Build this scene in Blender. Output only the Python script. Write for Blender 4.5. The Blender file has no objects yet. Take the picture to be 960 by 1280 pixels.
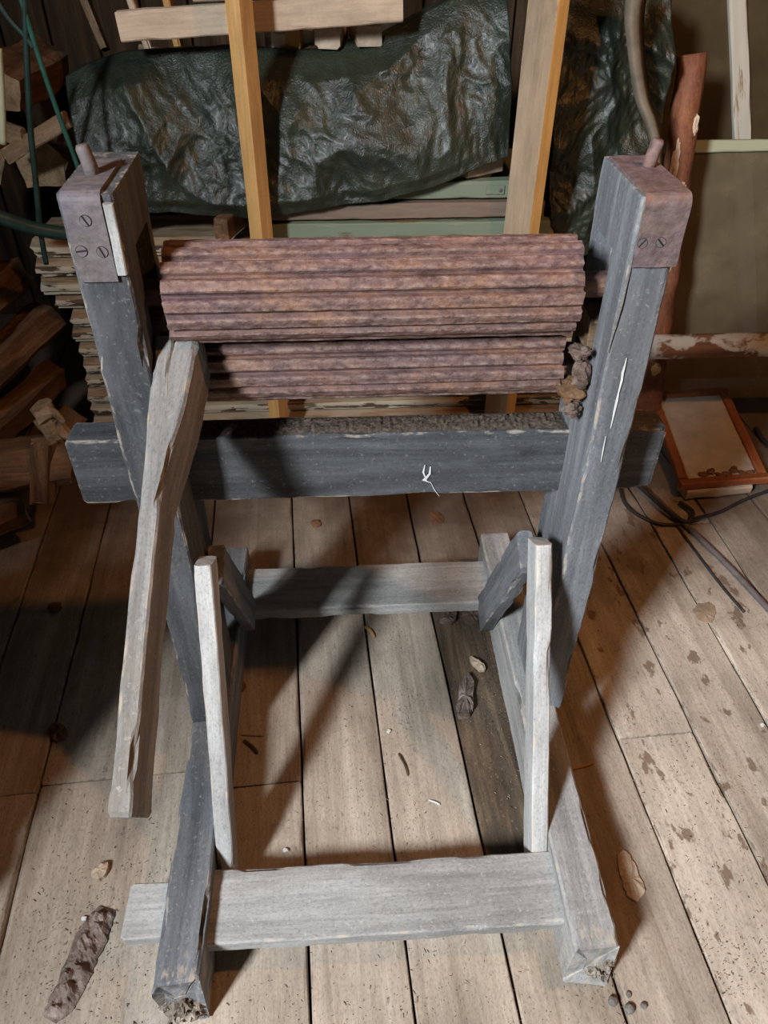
import bpy, bmesh, math, random
from mathutils import Vector, Matrix, noise
from math import sin, cos, pi, radians, tan

random.seed(7)
scene = bpy.context.scene
col = scene.collection

# ------------------------------------------------------------------ camera
CAM_H, FPX = 1.5, 961.0
PITCH, YAW, ROLL = radians(40), radians(3.6), radians(0.4)
fw = Vector((sin(YAW)*cos(PITCH), cos(YAW)*cos(PITCH), -sin(PITCH)))
rt0 = Vector((cos(YAW), -sin(YAW), 0)); up0 = rt0.cross(fw)
rt = rt0*cos(ROLL) + up0*sin(ROLL); upv = up0*cos(ROLL) - rt0*sin(ROLL)
CAM = Vector((0, 0, CAM_H))
cd = bpy.data.cameras.new('camera'); cam = bpy.data.objects.new('camera', cd); col.objects.link(cam)
cam.matrix_world = Matrix(((rt.x, upv.x, -fw.x, CAM.x), (rt.y, upv.y, -fw.y, CAM.y), (rt.z, upv.z, -fw.z, CAM.z), (0, 0, 0, 1)))
cd.sensor_fit = 'VERTICAL'; cd.sensor_height = 24.0; cd.lens = 24.0*FPX/1280.0
cd.clip_start = 0.02; cd.clip_end = 50
scene.camera = cam

# ------------------------------------------------------------------ light
scene.view_settings.view_transform = 'Standard'; scene.view_settings.look = 'None'
scene.view_settings.gamma = 1.0; scene.view_settings.use_curve_mapping = False
scene.view_settings.exposure = 0.0
w = bpy.data.worlds.new('world'); scene.world = w; w.use_nodes = True
w.node_tree.nodes['Background'].inputs[0].default_value = (0.80, 0.84, 1.0, 1)
w.node_tree.nodes['Background'].inputs[1].default_value = 0.011

ld = bpy.data.lights.new('daylight_opening', 'AREA'); ld.shape = 'RECTANGLE'; ld.size = 0.42; ld.size_y = 0.7
ld.energy = 300; ld.color = (0.87, 0.94, 1.0)
lo = bpy.data.objects.new('daylight_opening', ld); col.objects.link(lo)
lo.location = (-1.85, -1.45, 2.75)
lo.rotation_euler = (Vector((0.1, 1.1, 0.4)) - Vector(lo.location)).to_track_quat('-Z', 'Y').to_euler()

bd = bpy.data.lights.new('ceiling_bulb', 'POINT'); bd.energy = 46; bd.color = (1.0, 0.43, 0.135); bd.shadow_soft_size = 0.04
bo = bpy.data.objects.new('ceiling_bulb', bd); col.objects.link(bo); bo.location = (1.0, 0.70, 2.4)

# ------------------------------------------------------------------ helpers
WORLD = {}
def ray(px, py):
    return fw + rt*((px-480)/FPX) - upv*((py-640)/FPX)
def at(px, py, Y):
    d = ray(px, py); return CAM + d*(Y/d.y)
def atz(px, py, z):
    d = ray(px, py); return CAM + d*((z-CAM_H)/d.z)
def on_plane(px, py, p, n):
    d = ray(px, py); return CAM + d*((p-CAM).dot(n)/d.dot(n))

def register(o, M, parent):
    WORLD[o.name] = M.copy()
    if parent is not None:
        o.parent = parent
        o.matrix_parent_inverse = Matrix()
        o.matrix_basis = WORLD[parent.name].inverted() @ M
    else:
        o.matrix_basis = M
def empty(name, loc):
    o = bpy.data.objects.new(name, None); col.objects.link(o); o.empty_display_size = 0.05
    register(o, Matrix.Translation(Vector(loc)), None); return o
def tag(o, label=None, cat=None, group=None, kind=None):
    if label: o['label'] = label
    if cat: o['category'] = cat
    if group: o['group'] = group
    if kind: o['kind'] = kind
    return o
def mesh_obj(name, verts, faces, mat, M=None, parent=None, wear=None, smooth=False, fmat=None):
    me = bpy.data.meshes.new(name); me.from_pydata([tuple(v) for v in verts], [], faces)
    mats = mat if isinstance(mat, (list, tuple)) else [mat]
    for m in mats: me.materials.append(m)
    if fmat: me.polygons.foreach_set('material_index', fmat)
    if wear:
        a = me.attributes.new('wear', 'FLOAT', 'POINT'); a.data.foreach_set('value', wear)
    bm = bmesh.new(); bm.from_mesh(me); bmesh.ops.recalc_face_normals(bm, faces=bm.faces); bm.to_mesh(me); bm.free()
    if smooth: me.polygons.foreach_set('use_smooth', [True]*len(me.polygons))
    o = bpy.data.objects.new(name, me); col.objects.link(o)
    register(o, M if M is not None else Matrix(), parent)
    return o
def share(name, src, M, parent=None):
    o = bpy.data.objects.new(name, src.data); col.objects.link(o); register(o, M, parent); return o

def frame(p0, p1, up=(0, 0, 1)):
    p0 = Vector(p0); p1 = Vector(p1); x = (p1-p0).normalized(); u = Vector(up)
    y = u.cross(x).normalized(); z = x.cross(y)
    c = (p0+p1)/2
    return Matrix(((x.x, y.x, z.x, c.x), (x.y, y.y, z.y, c.y), (x.z, y.z, z.z, c.z), (0, 0, 0, 1)))

def timber_mesh(L, W, T, seed=0, ch=0.003, rough=0.0012, segs=24, chip=0.004, taper=None, end_round=0.0, rot0=0.0, rot1=0.0, warp=0.0):
    """worn beam: X length, Y width, Z thickness; rot0/rot1 = rotten end depth"""
    sec = []
    hw, ht = W/2, T/2; ins = min(0.008, 0.3*min(W, T))
    for sy, sz in ((1, -1), (1, 1), (-1, 1), (-1, -1)):
        pts = [((hw-ins)*sy, ht*sz, 0), ((hw-ch)*sy, ht*sz, 1), (hw*sy, (ht-ch)*sz, 1), (hw*sy, (ht-ins)*sz, 0)]
        if (sy, sz) in ((1, 1), (-1, -1)): pts = pts[::-1]
        sec += pts
    n = len(sec); V = []; F = []; wr = []
    sv = Vector((seed*3.17, seed*1.73, seed*0.91))
    xs = [-L/2 + L*i/segs for i in range(segs+1)]
    # extra rings near the ends
    e = min(0.006, L*0.05); xs = [xs[0], xs[0]+e] + xs[1:-1] + [xs[-1]-e, xs[-1]]
    for i, x in enumerate(xs):
        k = 1.0
        f = (x+L/2)/L
        tw = tt = 1.0
        if taper: tw, tt = taper(f)
        last = i in (0, len(xs)-1)
        for (y, z, we) in sec:
            p = Vector((x, y, z))
            q = p*9 + sv
            d = noise.noise_vector(q)*rough*1.6 + noise.noise_vector(p*35+sv)*rough*0.7
            yy, zz = y*tw, z*tt
            if we:
                c = max(0, noise.noise(Vector((x*14, y*5, z*5))+sv*1.3))**1.5*chip*2.2
                yy -= math.copysign(c, y); zz -= math.copysign(c, z)
            if last:
                yy *= 1-0.05*end_round-0.012; zz *= 1-0.05*end_round-0.012
            xx = x
            for r, side in ((rot0, 0), (rot1, 1)):
                if r:
                    s = f if side == 0 else 1-f
                    if s < 0.12:
                        a = noise.noise(Vector((y*45, z*45, seed)))*0.5+0.35 + 0.5*max(0, noise.noise(Vector((y*110, z*110, seed+3))))
                        amt = max(0, a)*r*(1-s/0.12)
                        xx += amt if side == 0 else -amt
                        d += noise.noise_vector(p*60+sv)*r*0.12*(1-s/0.12)
            wz = warp*sin(pi*f)
            V.append(Vector((xx, yy, zz+wz)) + d)
            wr.append(1.0 if (we or last or (rot0 and f < 0.05+0.05*noise.noise(Vector((y*40, z*40, seed))))) else 0.0)
    m = len(xs)
    for i in range(m-1):
        for j in range(n):
            a = i*n+j; b = i*n+(j+1) % n
            F.append((a, b, b+n, a+n))
    for base, sgn, r in ((0, 1, rot0), ((m-1)*n, -1, rot1)):
        ring = V[base:base+n]; c = sum(ring, Vector())/n; prev = base
        for k, sc in enumerate((0.62, 0.28)):
            st = len(V)
            for j in range(n):
                p = c.lerp(ring[j], sc)
                if r: p.x += sgn*(abs(noise.noise(Vector((p.y*75, p.z*75, seed))))*r*0.35 + r*0.05*noise.noise(p*160))
                V.append(p); wr.append(0.75 if r else 0.45)
            for j in range(n):
                j2 = (j+1) % n; F.append((prev+j, prev+j2, st+j2, st+j))
            prev = st
        F.append(tuple(range(prev, prev+n)))
    return V, F, wr
def timber(name, p0, p1, W, T, mat, parent=None, up=(0, 0, 1), **k):
    L = (Vector(p1)-Vector(p0)).length
    V, F, wr = timber_mesh(L, W, T, **k)
    return mesh_obj(name, V, F, mat, frame(p0, p1, up), parent, wr)

def tube_mesh(pts, r, n=10, close=True, jitter=0.0, seed=0):
    pts = [Vector(p) for p in pts]; V = []; F = []
    rr = r if isinstance(r, (list, tuple)) else [r]*len(pts)
    up = Vector((0.13, 0.2, 0.97))
    for i, p in enumerate(pts):
        t = (pts[min(i+1, len(pts)-1)]-pts[max(i-1, 0)]).normalized()
        a = t.cross(up)
        if a.length < 0.05: a = t.cross(Vector((1, 0, 0)))
        a.normalize(); b = t.cross(a)
        for j in range(n):
            th = 2*pi*j/n
            q = (a*cos(th)+b*sin(th))
            jj = 1+jitter*noise.noise(p*14+q*1.5+Vector((seed, 0, 0)))
            V.append(p+q*rr[i]*jj)
    m = len(pts)
    for i in range(m-1):
        for j in range(n):
            a = i*n+j; b = i*n+(j+1) % n; F.append((a, b, b+n, a+n))
    if close: F.append(tuple(range(n))); F.append(tuple(range((m-1)*n, m*n))[::-1])
    return V, F
def smooth_path(P, k=8):
    P = [Vector(p) for p in P]; out = []
    for i in range(len(P)-1):
        a = P[max(i-1, 0)]; b = P[i]; c = P[i+1]; d = P[min(i+2, len(P)-1)]
        for s in range(k):
            t = s/k
            out.append(0.5*((2*b)+(c-a)*t+(2*a-5*b+4*c-d)*t*t+(3*b-3*c+d-a)*t**3))
    out.append(P[-1]); return out

# ------------------------------------------------------------------ materials
class NT:
    def __init__(s, name):
        s.m = bpy.data.materials.new(name); s.m.use_nodes = True; s.t = s.m.node_tree
        s.b = s.t.nodes['Principled BSDF']; s.out = s.t.nodes['Material Output']
    def n(s, typ, **kw):
        nd = s.t.nodes.new(typ)
        for k, v in kw.items():
            if hasattr(nd, k) and not k.startswith('i_'): setattr(nd, k, v)
        return nd
    def put(s, sock, v):
        if isinstance(v, bpy.types.NodeSocket): s.t.links.new(v, sock)
        elif v is not None:
            if isinstance(v, tuple) and len(v) == 3 and sock.type == 'RGBA': v = (*v, 1)
            sock.default_value = v
    def coords(s, scale, seedmul=31.0, kind='Object', rnd=True):
        tc = s.n('ShaderNodeTexCoord'); mp = s.n('ShaderNodeMapping'); mp.inputs['Scale'].default_value = scale
        s.t.links.new(tc.outputs[kind], mp.inputs['Vector'])
        if rnd:
            oi = s.n('ShaderNodeObjectInfo'); mu = s.n('ShaderNodeMath', operation='MULTIPLY'); s.put(mu.inputs[0], oi.outputs['Random']); mu.inputs[1].default_value = seedmul
            va = s.n('ShaderNodeVectorMath', operation='ADD'); s.put(va.inputs[0], mp.outputs[0]); s.put(va.inputs[1], mu.outputs[0])
            return va.outputs[0]
        return mp.outputs[0]
    def noise(s, vec, scale=1.0, detail=6, rough=0.6, dist=0.0):
        nd = s.n('ShaderNodeTexNoise'); s.put(nd.inputs['Vector'], vec)
        nd.inputs['Scale'].default_value = scale; nd.inputs['Detail'].default_value = detail
        nd.inputs['Roughness'].default_value = rough; nd.inputs['Distortion'].default_value = dist
        return nd.outputs['Fac']
    def ramp(s, fac, stops, interp='LINEAR'):
        nd = s.n('ShaderNodeValToRGB'); cr = nd.color_ramp; cr.interpolation = interp
        while len(cr.elements) < len(stops): cr.elements.new(0.5)
        for e, (p, c) in zip(cr.elements, stops):
            e.position = p; e.color = (c, c, c, 1) if isinstance(c, (int, float)) else (*c, 1)
        s.put(nd.inputs[0], fac); return nd.outputs[0]
    def mix(s, fac, a, b, blend='MIX'):
        nd = s.n('ShaderNodeMix'); nd.data_type = 'RGBA'; nd.blend_type = blend
        s.put(nd.inputs['Factor'], fac); s.put(nd.inputs['A'], None)
        for k, v in (('A', a), ('B', b)):
            sock = [i for i in nd.inputs if i.name == k and i.type == 'RGBA'][0]; s.put(sock, v)
        f = [i for i in nd.inputs if i.name == 'Factor' and i.type == 'VALUE'][0]; s.put(f, fac)
        return [o for o in nd.outputs if o.type == 'RGBA'][0]
    def math(s, op, a, b=None):
        nd = s.n('ShaderNodeMath', operation=op); s.put(nd.inputs[0], a)
        if b is not None: s.put(nd.inputs[1], b)
        return nd.outputs[0]
    def attr(s, name):
        nd = s.n('ShaderNodeAttribute'); nd.attribute_name = name; return nd.outputs['Fac']
    def bump(s, h, strength=0.4, dist=0.003):
        nd = s.n('ShaderNodeBump'); nd.inputs['Strength'].default_value = strength; nd.inputs['Distance'].default_value = dist
        s.put(nd.inputs['Height'], h); s.put(s.b.inputs['Normal'], nd.outputs[0]); return nd
    def fin(s, colr, rough=0.8, spec=0.3, metal=0.0):
        s.put(s.b.inputs['Base Color'], colr); s.put(s.b.inputs['Roughness'], rough)
        s.b.inputs['Specular IOR Level'].default_value = spec; s.put(s.b.inputs['Metallic'], metal); return s.m

def wood(name, dark, mid, light, wear=None, blotch=None, blotch_at=(0.55, 0.75), stain=None, stain_at=(0.62, 0.68), grain=(1.6, 26, 26), bump=0.35, rough=0.8, wear_amt=1.0, dust=None, speck=0.3, pits=0.6, grime_shade=None):
    s = NT(name)
    g = s.noise(s.coords(grain), 1.0, 9, 0.66, 0.5)
    f = s.noise(s.coords((9, 150, 150)), 1.0, 4, 0.6)
    pit = s.noise(s.coords((150, 260, 260), 19), 1.0, 4, 0.7)
    low = s.noise(s.coords((2.2, 5, 5), 41), 1.0, 6, 0.7)
    c = s.ramp(g, [(0.30, dark), (0.5, mid), (0.70, light)])
    c = s.mix(0.55, c, s.ramp(f, [(0.3, 0.74), (0.7, 1.12)]), 'MULTIPLY')
    c = s.mix(0.8, c, s.ramp(low, [(0.28, 0.52), (0.5, 0.98), (0.74, 1.36)]), 'MULTIPLY')
    c = s.mix(pits, c, s.ramp(pit, [(0.3, 0.45), (0.46, 1.0), (0.7, 1.25)]), 'MULTIPLY')
    spk = s.noise(s.coords((40, 95, 95), 29), 1.0, 3, 0.75)
    c = s.mix(speck, c, s.ramp(spk, [(0.27, 0.30), (0.38, 1.0), (0.66, 1.0), (0.76, 1.35)]), 'MULTIPLY')
    if blotch:
        bl = s.noise(s.coords((3, 6, 6), 17), 1.0, 5, 0.6)
        c = s.mix(s.ramp(bl, [(blotch_at[0], 0.0), (blotch_at[1], 0.85)]), c, blotch)
    if stain:
        st = s.noise(s.coords((14, 22, 22), 53), 1.0, 4, 0.55)
        c = s.mix(s.ramp(st, [(stain_at[0], 0.0), (stain_at[1], 0.8)]), c, stain)
    if dust:
        du = s.noise(s.coords((120, 120, 120), 11), 1.0, 3, 0.7)
        c = s.mix(s.ramp(du, [(0.60, 0.0), (0.70, 0.6)]), c, dust)
    if grime_shade:  # darker towards the rear: dirt stains plus shade put into the colour
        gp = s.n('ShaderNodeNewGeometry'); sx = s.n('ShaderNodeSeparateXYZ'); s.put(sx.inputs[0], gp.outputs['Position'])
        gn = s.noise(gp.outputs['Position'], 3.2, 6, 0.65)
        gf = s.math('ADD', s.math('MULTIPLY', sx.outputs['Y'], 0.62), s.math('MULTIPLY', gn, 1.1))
        c = s.mix(s.ramp(s.math('SUBTRACT', gf, 1.0), [(0.32, 0.0), (0.75, 0.85)]), c, grime_shade)
    if wear:
        wn = s.noise(s.coords((22, 60, 60), 7), 1.0, 5, 0.65)
        a = s.math('MULTIPLY', s.attr('wear'), s.ramp(wn, [(0.42, 0.0), (0.64, 1.0)]))
        a = s.ramp(a, [(0.35, 0.0), (0.85, wear_amt)])
        c = s.mix(a, c, wear)
    h = s.math('ADD', s.math('ADD', g, s.math('MULTIPLY', f, 0.5)), s.math('MULTIPLY', pit, 0.35))
    s.bump(h, bump, 0.004)
    return s.fin(c, rough, 0.25)

M = {}
M['grey'] = wood('weathered_grey_wood', (0.088, 0.092, 0.099), (0.155, 0.160, 0.170), (0.245, 0.252, 0.262), wear=(0.38, 0.31, 0.25), wear_amt=0.75, blotch=(0.13, 0.125, 0.125), dust=(0.30, 0.28, 0.26))
M['greydark'] = wood('dark_grey_wood', (0.040, 0.041, 0.044), (0.073, 0.074, 0.078), (0.125, 0.126, 0.13), wear=(0.34, 0.28, 0.23), wear_amt=0.85, blotch=(0.12, 0.122, 0.13), dust=(0.20, 0.19, 0.18))
M['greylight'] = wood('dusty_grey_wood', (0.23, 0.222, 0.21), (0.345, 0.335, 0.32), (0.45, 0.44, 0.42), wear=(0.46, 0.39, 0.31), wear_amt=0.7, blotch=(0.20, 0.18, 0.155), dust=(0.50, 0.47, 0.43))
M['brace'] = wood('pale_worn_wood', (0.27, 0.262, 0.25), (0.42, 0.41, 0.395), (0.54, 0.53, 0.51), wear=(0.56, 0.47, 0.38), wear_amt=0.8, blotch=(0.26, 0.245, 0.225), dust=(0.55, 0.53, 0.5))
M['lever'] = wood('lever_wood', (0.10, 0.09, 0.08), (0.185, 0.176, 0.165), (0.285, 0.275, 0.262), wear=(0.40, 0.31, 0.23), wear_amt=0.7, blotch=(0.20, 0.16, 0.12), dust=(0.34, 0.31, 0.27))
M['floor'] = wood('floor_board_wood', speck=0.65, grime_shade=(0.115, 0.078, 0.052), dark=(0.27, 0.21, 0.155), mid=(0.395, 0.32, 0.25), light=(0.48, 0.40, 0.322), wear=(0.16, 0.12, 0.09), blotch=(0.22, 0.165, 0.12), blotch_at=(0.56, 0.85), stain=(0.14, 0.09, 0.06), stain_at=(0.70, 0.76), grain=(1.2, 20, 20), bump=0.22, dust=(0.24, 0.18, 0.13), wear_amt=0.8)
M['floorstain'] = wood('stained_floor_board_wood', speck=0.65, grime_shade=(0.13, 0.09, 0.06), dark=(0.39, 0.315, 0.24), mid=(0.55, 0.46, 0.37), light=(0.63, 0.54, 0.44), wear=(0.16, 0.12, 0.09), blotch=(0.26, 0.20, 0.15), blotch_at=(0.58, 0.9), stain=(0.17, 0.105, 0.065), stain_at=(0.60, 0.635), grain=(1.2, 20, 20), bump=0.22, dust=(0.24, 0.18, 0.13), wear_amt=0.8)
M['floordark'] = wood('damp_floor_board_wood', (0.035, 0.024, 0.017), (0.10, 0.07, 0.047), (0.24, 0.16, 0.095), wear=(0.08, 0.06, 0.045), blotch=(0.045, 0.033, 0.026), blotch_at=(0.5, 0.62), grain=(1.4, 22, 22), bump=0.4, dust=(0.22, 0.18, 0.14))
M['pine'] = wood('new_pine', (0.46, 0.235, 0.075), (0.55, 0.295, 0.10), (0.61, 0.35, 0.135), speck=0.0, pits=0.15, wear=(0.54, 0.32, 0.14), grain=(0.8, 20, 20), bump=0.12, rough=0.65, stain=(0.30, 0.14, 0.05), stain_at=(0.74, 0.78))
M['litpine'] = wood('lamplit_pine', (0.56, 0.30, 0.085), (0.68, 0.38, 0.12), (0.74, 0.44, 0.16), speck=0.0, pits=0.12, wear=(0.70, 0.40, 0.14), grain=(0.8, 24, 24), bump=0.12, rough=0.6)  # bulb light painted into the colour of the batten's narrow edges
M['shadepine'] = wood('shaded_pine', (0.28, 0.19, 0.115), (0.35, 0.25, 0.16), (0.40, 0.295, 0.20), speck=0.0, pits=0.15, wear=(0.40, 0.28, 0.17), grain=(0.8, 20, 20), bump=0.12, rough=0.65, stain=(0.20, 0.11, 0.05), stain_at=(0.74, 0.78))  # darker pine: dim light on the batten's wide face put into colour
M['palepine'] = wood('pale_pine', speck=0.0, pits=0.2, dark=(0.44, 0.325, 0.225), mid=(0.56, 0.43, 0.31), light=(0.63, 0.50, 0.38), wear=(0.45, 0.34, 0.24), grain=(0.8, 16, 16), bump=0.12, stain=(0.30, 0.2, 0.12), stain_at=(0.74, 0.8))
M['oldbrown'] = wood('old_brown_wood', (0.10, 0.06, 0.035), (0.19, 0.12, 0.07), (0.30, 0.20, 0.12), wear=(0.36, 0.26, 0.17), blotch=(0.08, 0.05, 0.035))
M['bark'] = wood('bark', (0.05, 0.032, 0.024), (0.13, 0.085, 0.065), (0.25, 0.18, 0.15), grain=(6, 30, 30), bump=0.9, blotch=(0.07, 0.045, 0.035))
M['palebark'] = wood('grey_bark', (0.09, 0.065, 0.055), (0.21, 0.155, 0.13), (0.36, 0.29, 0.25), grain=(10, 30, 30), bump=0.9, blotch=(0.12, 0.08, 0.065))
M['firewood'] = wood('split_firewood', (0.06, 0.03, 0.015), (0.14, 0.072, 0.036), (0.24, 0.13, 0.066), grain=(3, 30, 30), bump=0.7, blotch=(0.05, 0.03, 0.02))
M['fireend'] = wood('firewood_cut_end', (0.16, 0.10, 0.06), (0.28, 0.19, 0.11), (0.40, 0.28, 0.18), grain=(20, 20, 20), bump=0.5)
M['wall'] = wood('barn_wall_wood', (0.020, 0.012, 0.007), (0.044, 0.027, 0.014), (0.085, 0.054, 0.03), blotch=(0.04, 0.026, 0.016), bump=0.5)

def paint_wood(name, paint, under, cover=0.5, soft=0.02, rough=0.6, sc=(5, 26, 26), under2=None):
    s = NT(name)
    nz = s.noise(s.coords(sc), 1.0, 7, 0.62, 0.2)
    g = s.noise(s.coords((2, 40, 40), 13), 1.0, 5, 0.6)
    u = s.ramp(g, [(0.35, under), (0.65, under2 or tuple(min(1, v*1.9) for v in under))])
    p = s.mix(s.ramp(g, [(0.3, 0.0), (0.7, 0.35)]), paint, tuple(v*0.62 for v in paint))
    k = s.ramp(nz, [(cover-soft, 1.0), (cover+soft, 0.0)])
    s.bump(s.math('ADD', s.math('MULTIPLY', k, 0.6), s.math('MULTIPLY', g, 0.3)), 0.5, 0.003)
    return s.fin(s.mix(k, u, p), rough, 0.3)
M['flake'] = paint_wood('flaking_cream_paint', (0.60, 0.52, 0.39), (0.030, 0.022, 0.018), 0.51, 0.012, sc=(7, 30, 30), under2=(0.17, 0.12, 0.08))
M['flaketop'] = paint_wood('bare_board_top', (0.42, 0.33, 0.22), (0.16, 0.10, 0.06), 0.52, 0.08)
M['green'] = paint_wood('pale_green_paint', (0.20, 0.235, 0.165), (0.12, 0.07, 0.04), 0.64, 0.015, sc=(4, 22, 22))
M['pinkwood'] = paint_wood('faded_pink_brown_paint', (0.21, 0.155, 0.12), (0.15, 0.10, 0.07), 0.55, 0.1)
M['sashwhite'] = paint_wood('dirty_white_paint', (0.55, 0.51, 0.42), (0.24, 0.17, 0.10), 0.62, 0.03)
M['sashgreen'] = paint_wood('pale_olive_paint', (0.46, 0.47, 0.31), (0.22, 0.16, 0.09), 0.64, 0.03)
M['pipe'] = paint_wood('rusty_white_pipe', (0.62, 0.60, 0.55), (0.10, 0.042, 0.022), 0.50, 0.03, sc=(9, 16, 16), under2=(0.26, 0.12, 0.06))
M['orange'] = wood('orange_varnish', (0.20, 0.058, 0.020), (0.31, 0.095, 0.034), (0.40, 0.135, 0.055), wear=(0.36, 0.14, 0.065), grain=(2, 30, 30), bump=0.12, rough=0.5)

def rust(name, c0, c1, c2, c3, bump=0.6, stretch=(2.2, 22, 22)):
    s = NT(name)
    a = s.noise(s.coords(stretch), 1.0, 8, 0.65, 0.3)
    b = s.noise(s.coords((70, 110, 110), 5), 1.0, 5, 0.7)
    d = s.noise(s.coords((5, 9, 9), 23), 1.0, 5, 0.6)
    c = s.ramp(a, [(0.30, c0), (0.47, c1), (0.60, c2), (0.78, c3)])
    c = s.mix(s.ramp(d, [(0.42, 0.0), (0.66, 0.65)]), c, (c1[0]*0.85, c1[1]*0.9, c1[2]*1.25))
    c = s.mix(0.75, c, s.ramp(b, [(0.3, 0.5), (0.7, 1.3)]), 'MULTIPLY')
    c = s.mix(s.ramp(b, [(0.70, 0.0), (0.78, 0.6)]), c, (0.48, 0.40, 0.34))
    c = s.mix(s.math('MULTIPLY', s.attr('wear'), s.ramp(b, [(0.42, 0.0), (0.66, 0.6)])), c, (0.38, 0.28, 0.23))
    s.bump(s.math('ADD', b, s.math('MULTIPLY', a, 0.6)), bump, 0.003)
    return s.fin(c, s.ramp(b, [(0.3, 0.55), (0.7, 0.85)]), 0.4, 0.15)
M['rust'] = rust('rusted_iron', (0.065, 0.031, 0.025), (0.145, 0.080, 0.068), (0.225, 0.110, 0.066), (0.30, 0.21, 0.175), stretch=(14, 42, 42), bump=0.9)
M['strap'] = rust('brown_iron_strap', (0.10, 0.078, 0.072), (0.145, 0.118, 0.113), (0.18, 0.148, 0.14), (0.24, 0.19, 0.17), 0.25, (9, 9, 9))
M['straprust'] = rust('rusty_iron_strap', (0.11, 0.068, 0.056), (0.17, 0.12, 0.105), (0.25, 0.13, 0.09), (0.34, 0.20, 0.15), 0.6, (14, 14, 14))
M['pole'] = rust('peeled_red_bark', (0.10, 0.035, 0.018), (0.21, 0.075, 0.034), (0.31, 0.115, 0.05), (0.46, 0.26, 0.15), 0.6, (6, 16, 16))

def simple(name, c, rough=0.6, spec=0.3, nz=None, amt=0.35, bump=0.0, metal=0.0):
    s = NT(name)
    g = s.noise(s.coords(nz or (30, 30, 30)), 1.0, 5, 0.65)
    cc = s.ramp(g, [(0.3, tuple(v*(1-amt) for v in c)), (0.7, tuple(min(1, v*(1+amt)) for v in c))])
    if bump: s.bump(g, bump, 0.003)
    return s.fin(cc, rough, spec, metal)
M['dirt'] = simple('dark_crumbly_dirt', (0.085, 0.062, 0.048), 0.95, 0.1, (160, 160, 160), 0.8, 0.8)
M['litter'] = simple('pale_wood_crumbs', (0.34, 0.25, 0.17), 0.9, 0.1, (9, 9, 9), 0.6)
M['litterdark'] = simple('dark_wood_crumbs', (0.11, 0.075, 0.05), 0.9, 0.1, (9, 9, 9), 0.6)
M['white'] = simple('white_paint', (0.62, 0.62, 0.60), 0.7, 0.2, (40, 40, 40), 0.15)
M['black'] = simple('screw_slot_dark', (0.02, 0.014, 0.012), 0.8)
M['hose'] = simple('dark_hose', (0.035, 0.032, 0.034), 0.5, 0.4)
M['rod'] = simple('grey_rod', (0.13, 0.105, 0.105), 0.55, 0.4)
M['greenrod'] = simple('green_plastic_rod', (0.02, 0.085, 0.062), 0.45, 0.4)
M['hosegreen'] = simple('dark_green_hose', (0.014, 0.036, 0.030), 0.45, 0.4)
M['stone'] = simple('small_grey_stone', (0.15, 0.135, 0.12), 0.9, 0.2, (60, 60, 60), 0.4, 0.5)
M['leaf'] = simple('dry_brown_leaf', (0.20, 0.10, 0.055), 0.8, 0.2, (25, 25, 25), 0.4)
M['strapcloth'] = simple('grey_brown_webbing', (0.15, 0.12, 0.085), 0.6, 0.4, (14, 40, 14), 0.4, 0.3)
M['earth'] = simple('bare_earth', (0.045, 0.034, 0.026), 0.95, 0.1, (9, 9, 9), 0.5, 0.5)

def tarp_mat():
    s = NT('green_tarpaulin')
    v = s.coords((1, 1, 1), rnd=False)
    a = s.noise(v, 9, 5, 0.6)
    vs = s.coords((34, 34, 13), rnd=False); b = s.noise(vs, 1.0, 6, 0.68, 1.6)
    vf = s.coords((95, 95, 60), rnd=False); f = s.noise(vf, 1.0, 4, 0.7, 0.8)
    c = s.ramp(a, [(0.3, (0.010, 0.014, 0.009)), (0.7, (0.030, 0.038, 0.024))])
    g = s.noise(s.coords((210, 210, 210), rnd=False), 1.0, 2, 0.6)
    h = s.math('ADD', s.math('MULTIPLY', b, 0.42), s.math('ADD', s.math('MULTIPLY', f, 0.30), s.math('MULTIPLY', g, 0.30)))
    s.bump(h, 0.55, 0.011)
    s.b.inputs['Coat Weight'].default_value = 0.08; s.b.inputs['Coat Roughness'].default_value = 0.25
    return s.fin(c, s.ramp(f, [(0.3, 0.28), (0.7, 0.48)]), 0.62)
M['tarp'] = tarp_mat()

def dusty_glass(name, c, opac):
    s = NT(name)
    g = s.noise(s.coords((7, 7, 7)), 1.0, 6, 0.65)
    s.fin(s.ramp(g, [(0.3, tuple(v*0.8 for v in c)), (0.7, tuple(v*1.2 for v in c))]), 0.5, 0.4)
    s.put(s.b.inputs['Alpha'], s.ramp(g, [(0.25, opac-0.12), (0.75, min(1, opac+0.12))]))
    return s.m
M['glass'] = dusty_glass('dusty_window_glass', (0.185, 0.145, 0.085), 0.6)
M['glassback'] = dusty_glass('grimy_window_glass', (0.085, 0.06, 0.028), 0.65)
M['glassframe'] = dusty_glass('dusty_picture_glass', (0.60, 0.53, 0.45), 0.9)

# ------------------------------------------------------------------ room
FA = radians(-3.2)       # run of the floorboards
fx = Vector((sin(FA), cos(FA), 0)); fn = Vector((cos(FA), -sin(FA), 0))
floor = empty('floor', (0, 1.0, 0)); tag(floor, kind='structure')
earth = mesh_obj('underlay', [(-2.4, -1.6, -0.06), (2.4, -1.6, -0.06), (2.4, 3.4, -0.06), (-2.4, 3.4, -0.06)], [(0, 1, 2, 3)], M['earth'], None, floor)
gaps = [-2.2, -2.02, -1.84, -1.66, -1.48, -1.30, -1.12, -0.96, -0.79, -0.62, -0.30, -0.065, 0.112, 0.29, 0.47, 0.645, 0.825, 1.0, 1.183, 1.36, 1.54, 1.72, 1.90, 2.1]
joints = {9: [0.955], 10: [0.905], 8: [0.94], 13: [0.70, 1.42], 15: [0.93], 17: [1.62], 16: [2.0], 14: [2.2], 5: [1.2]}
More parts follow.
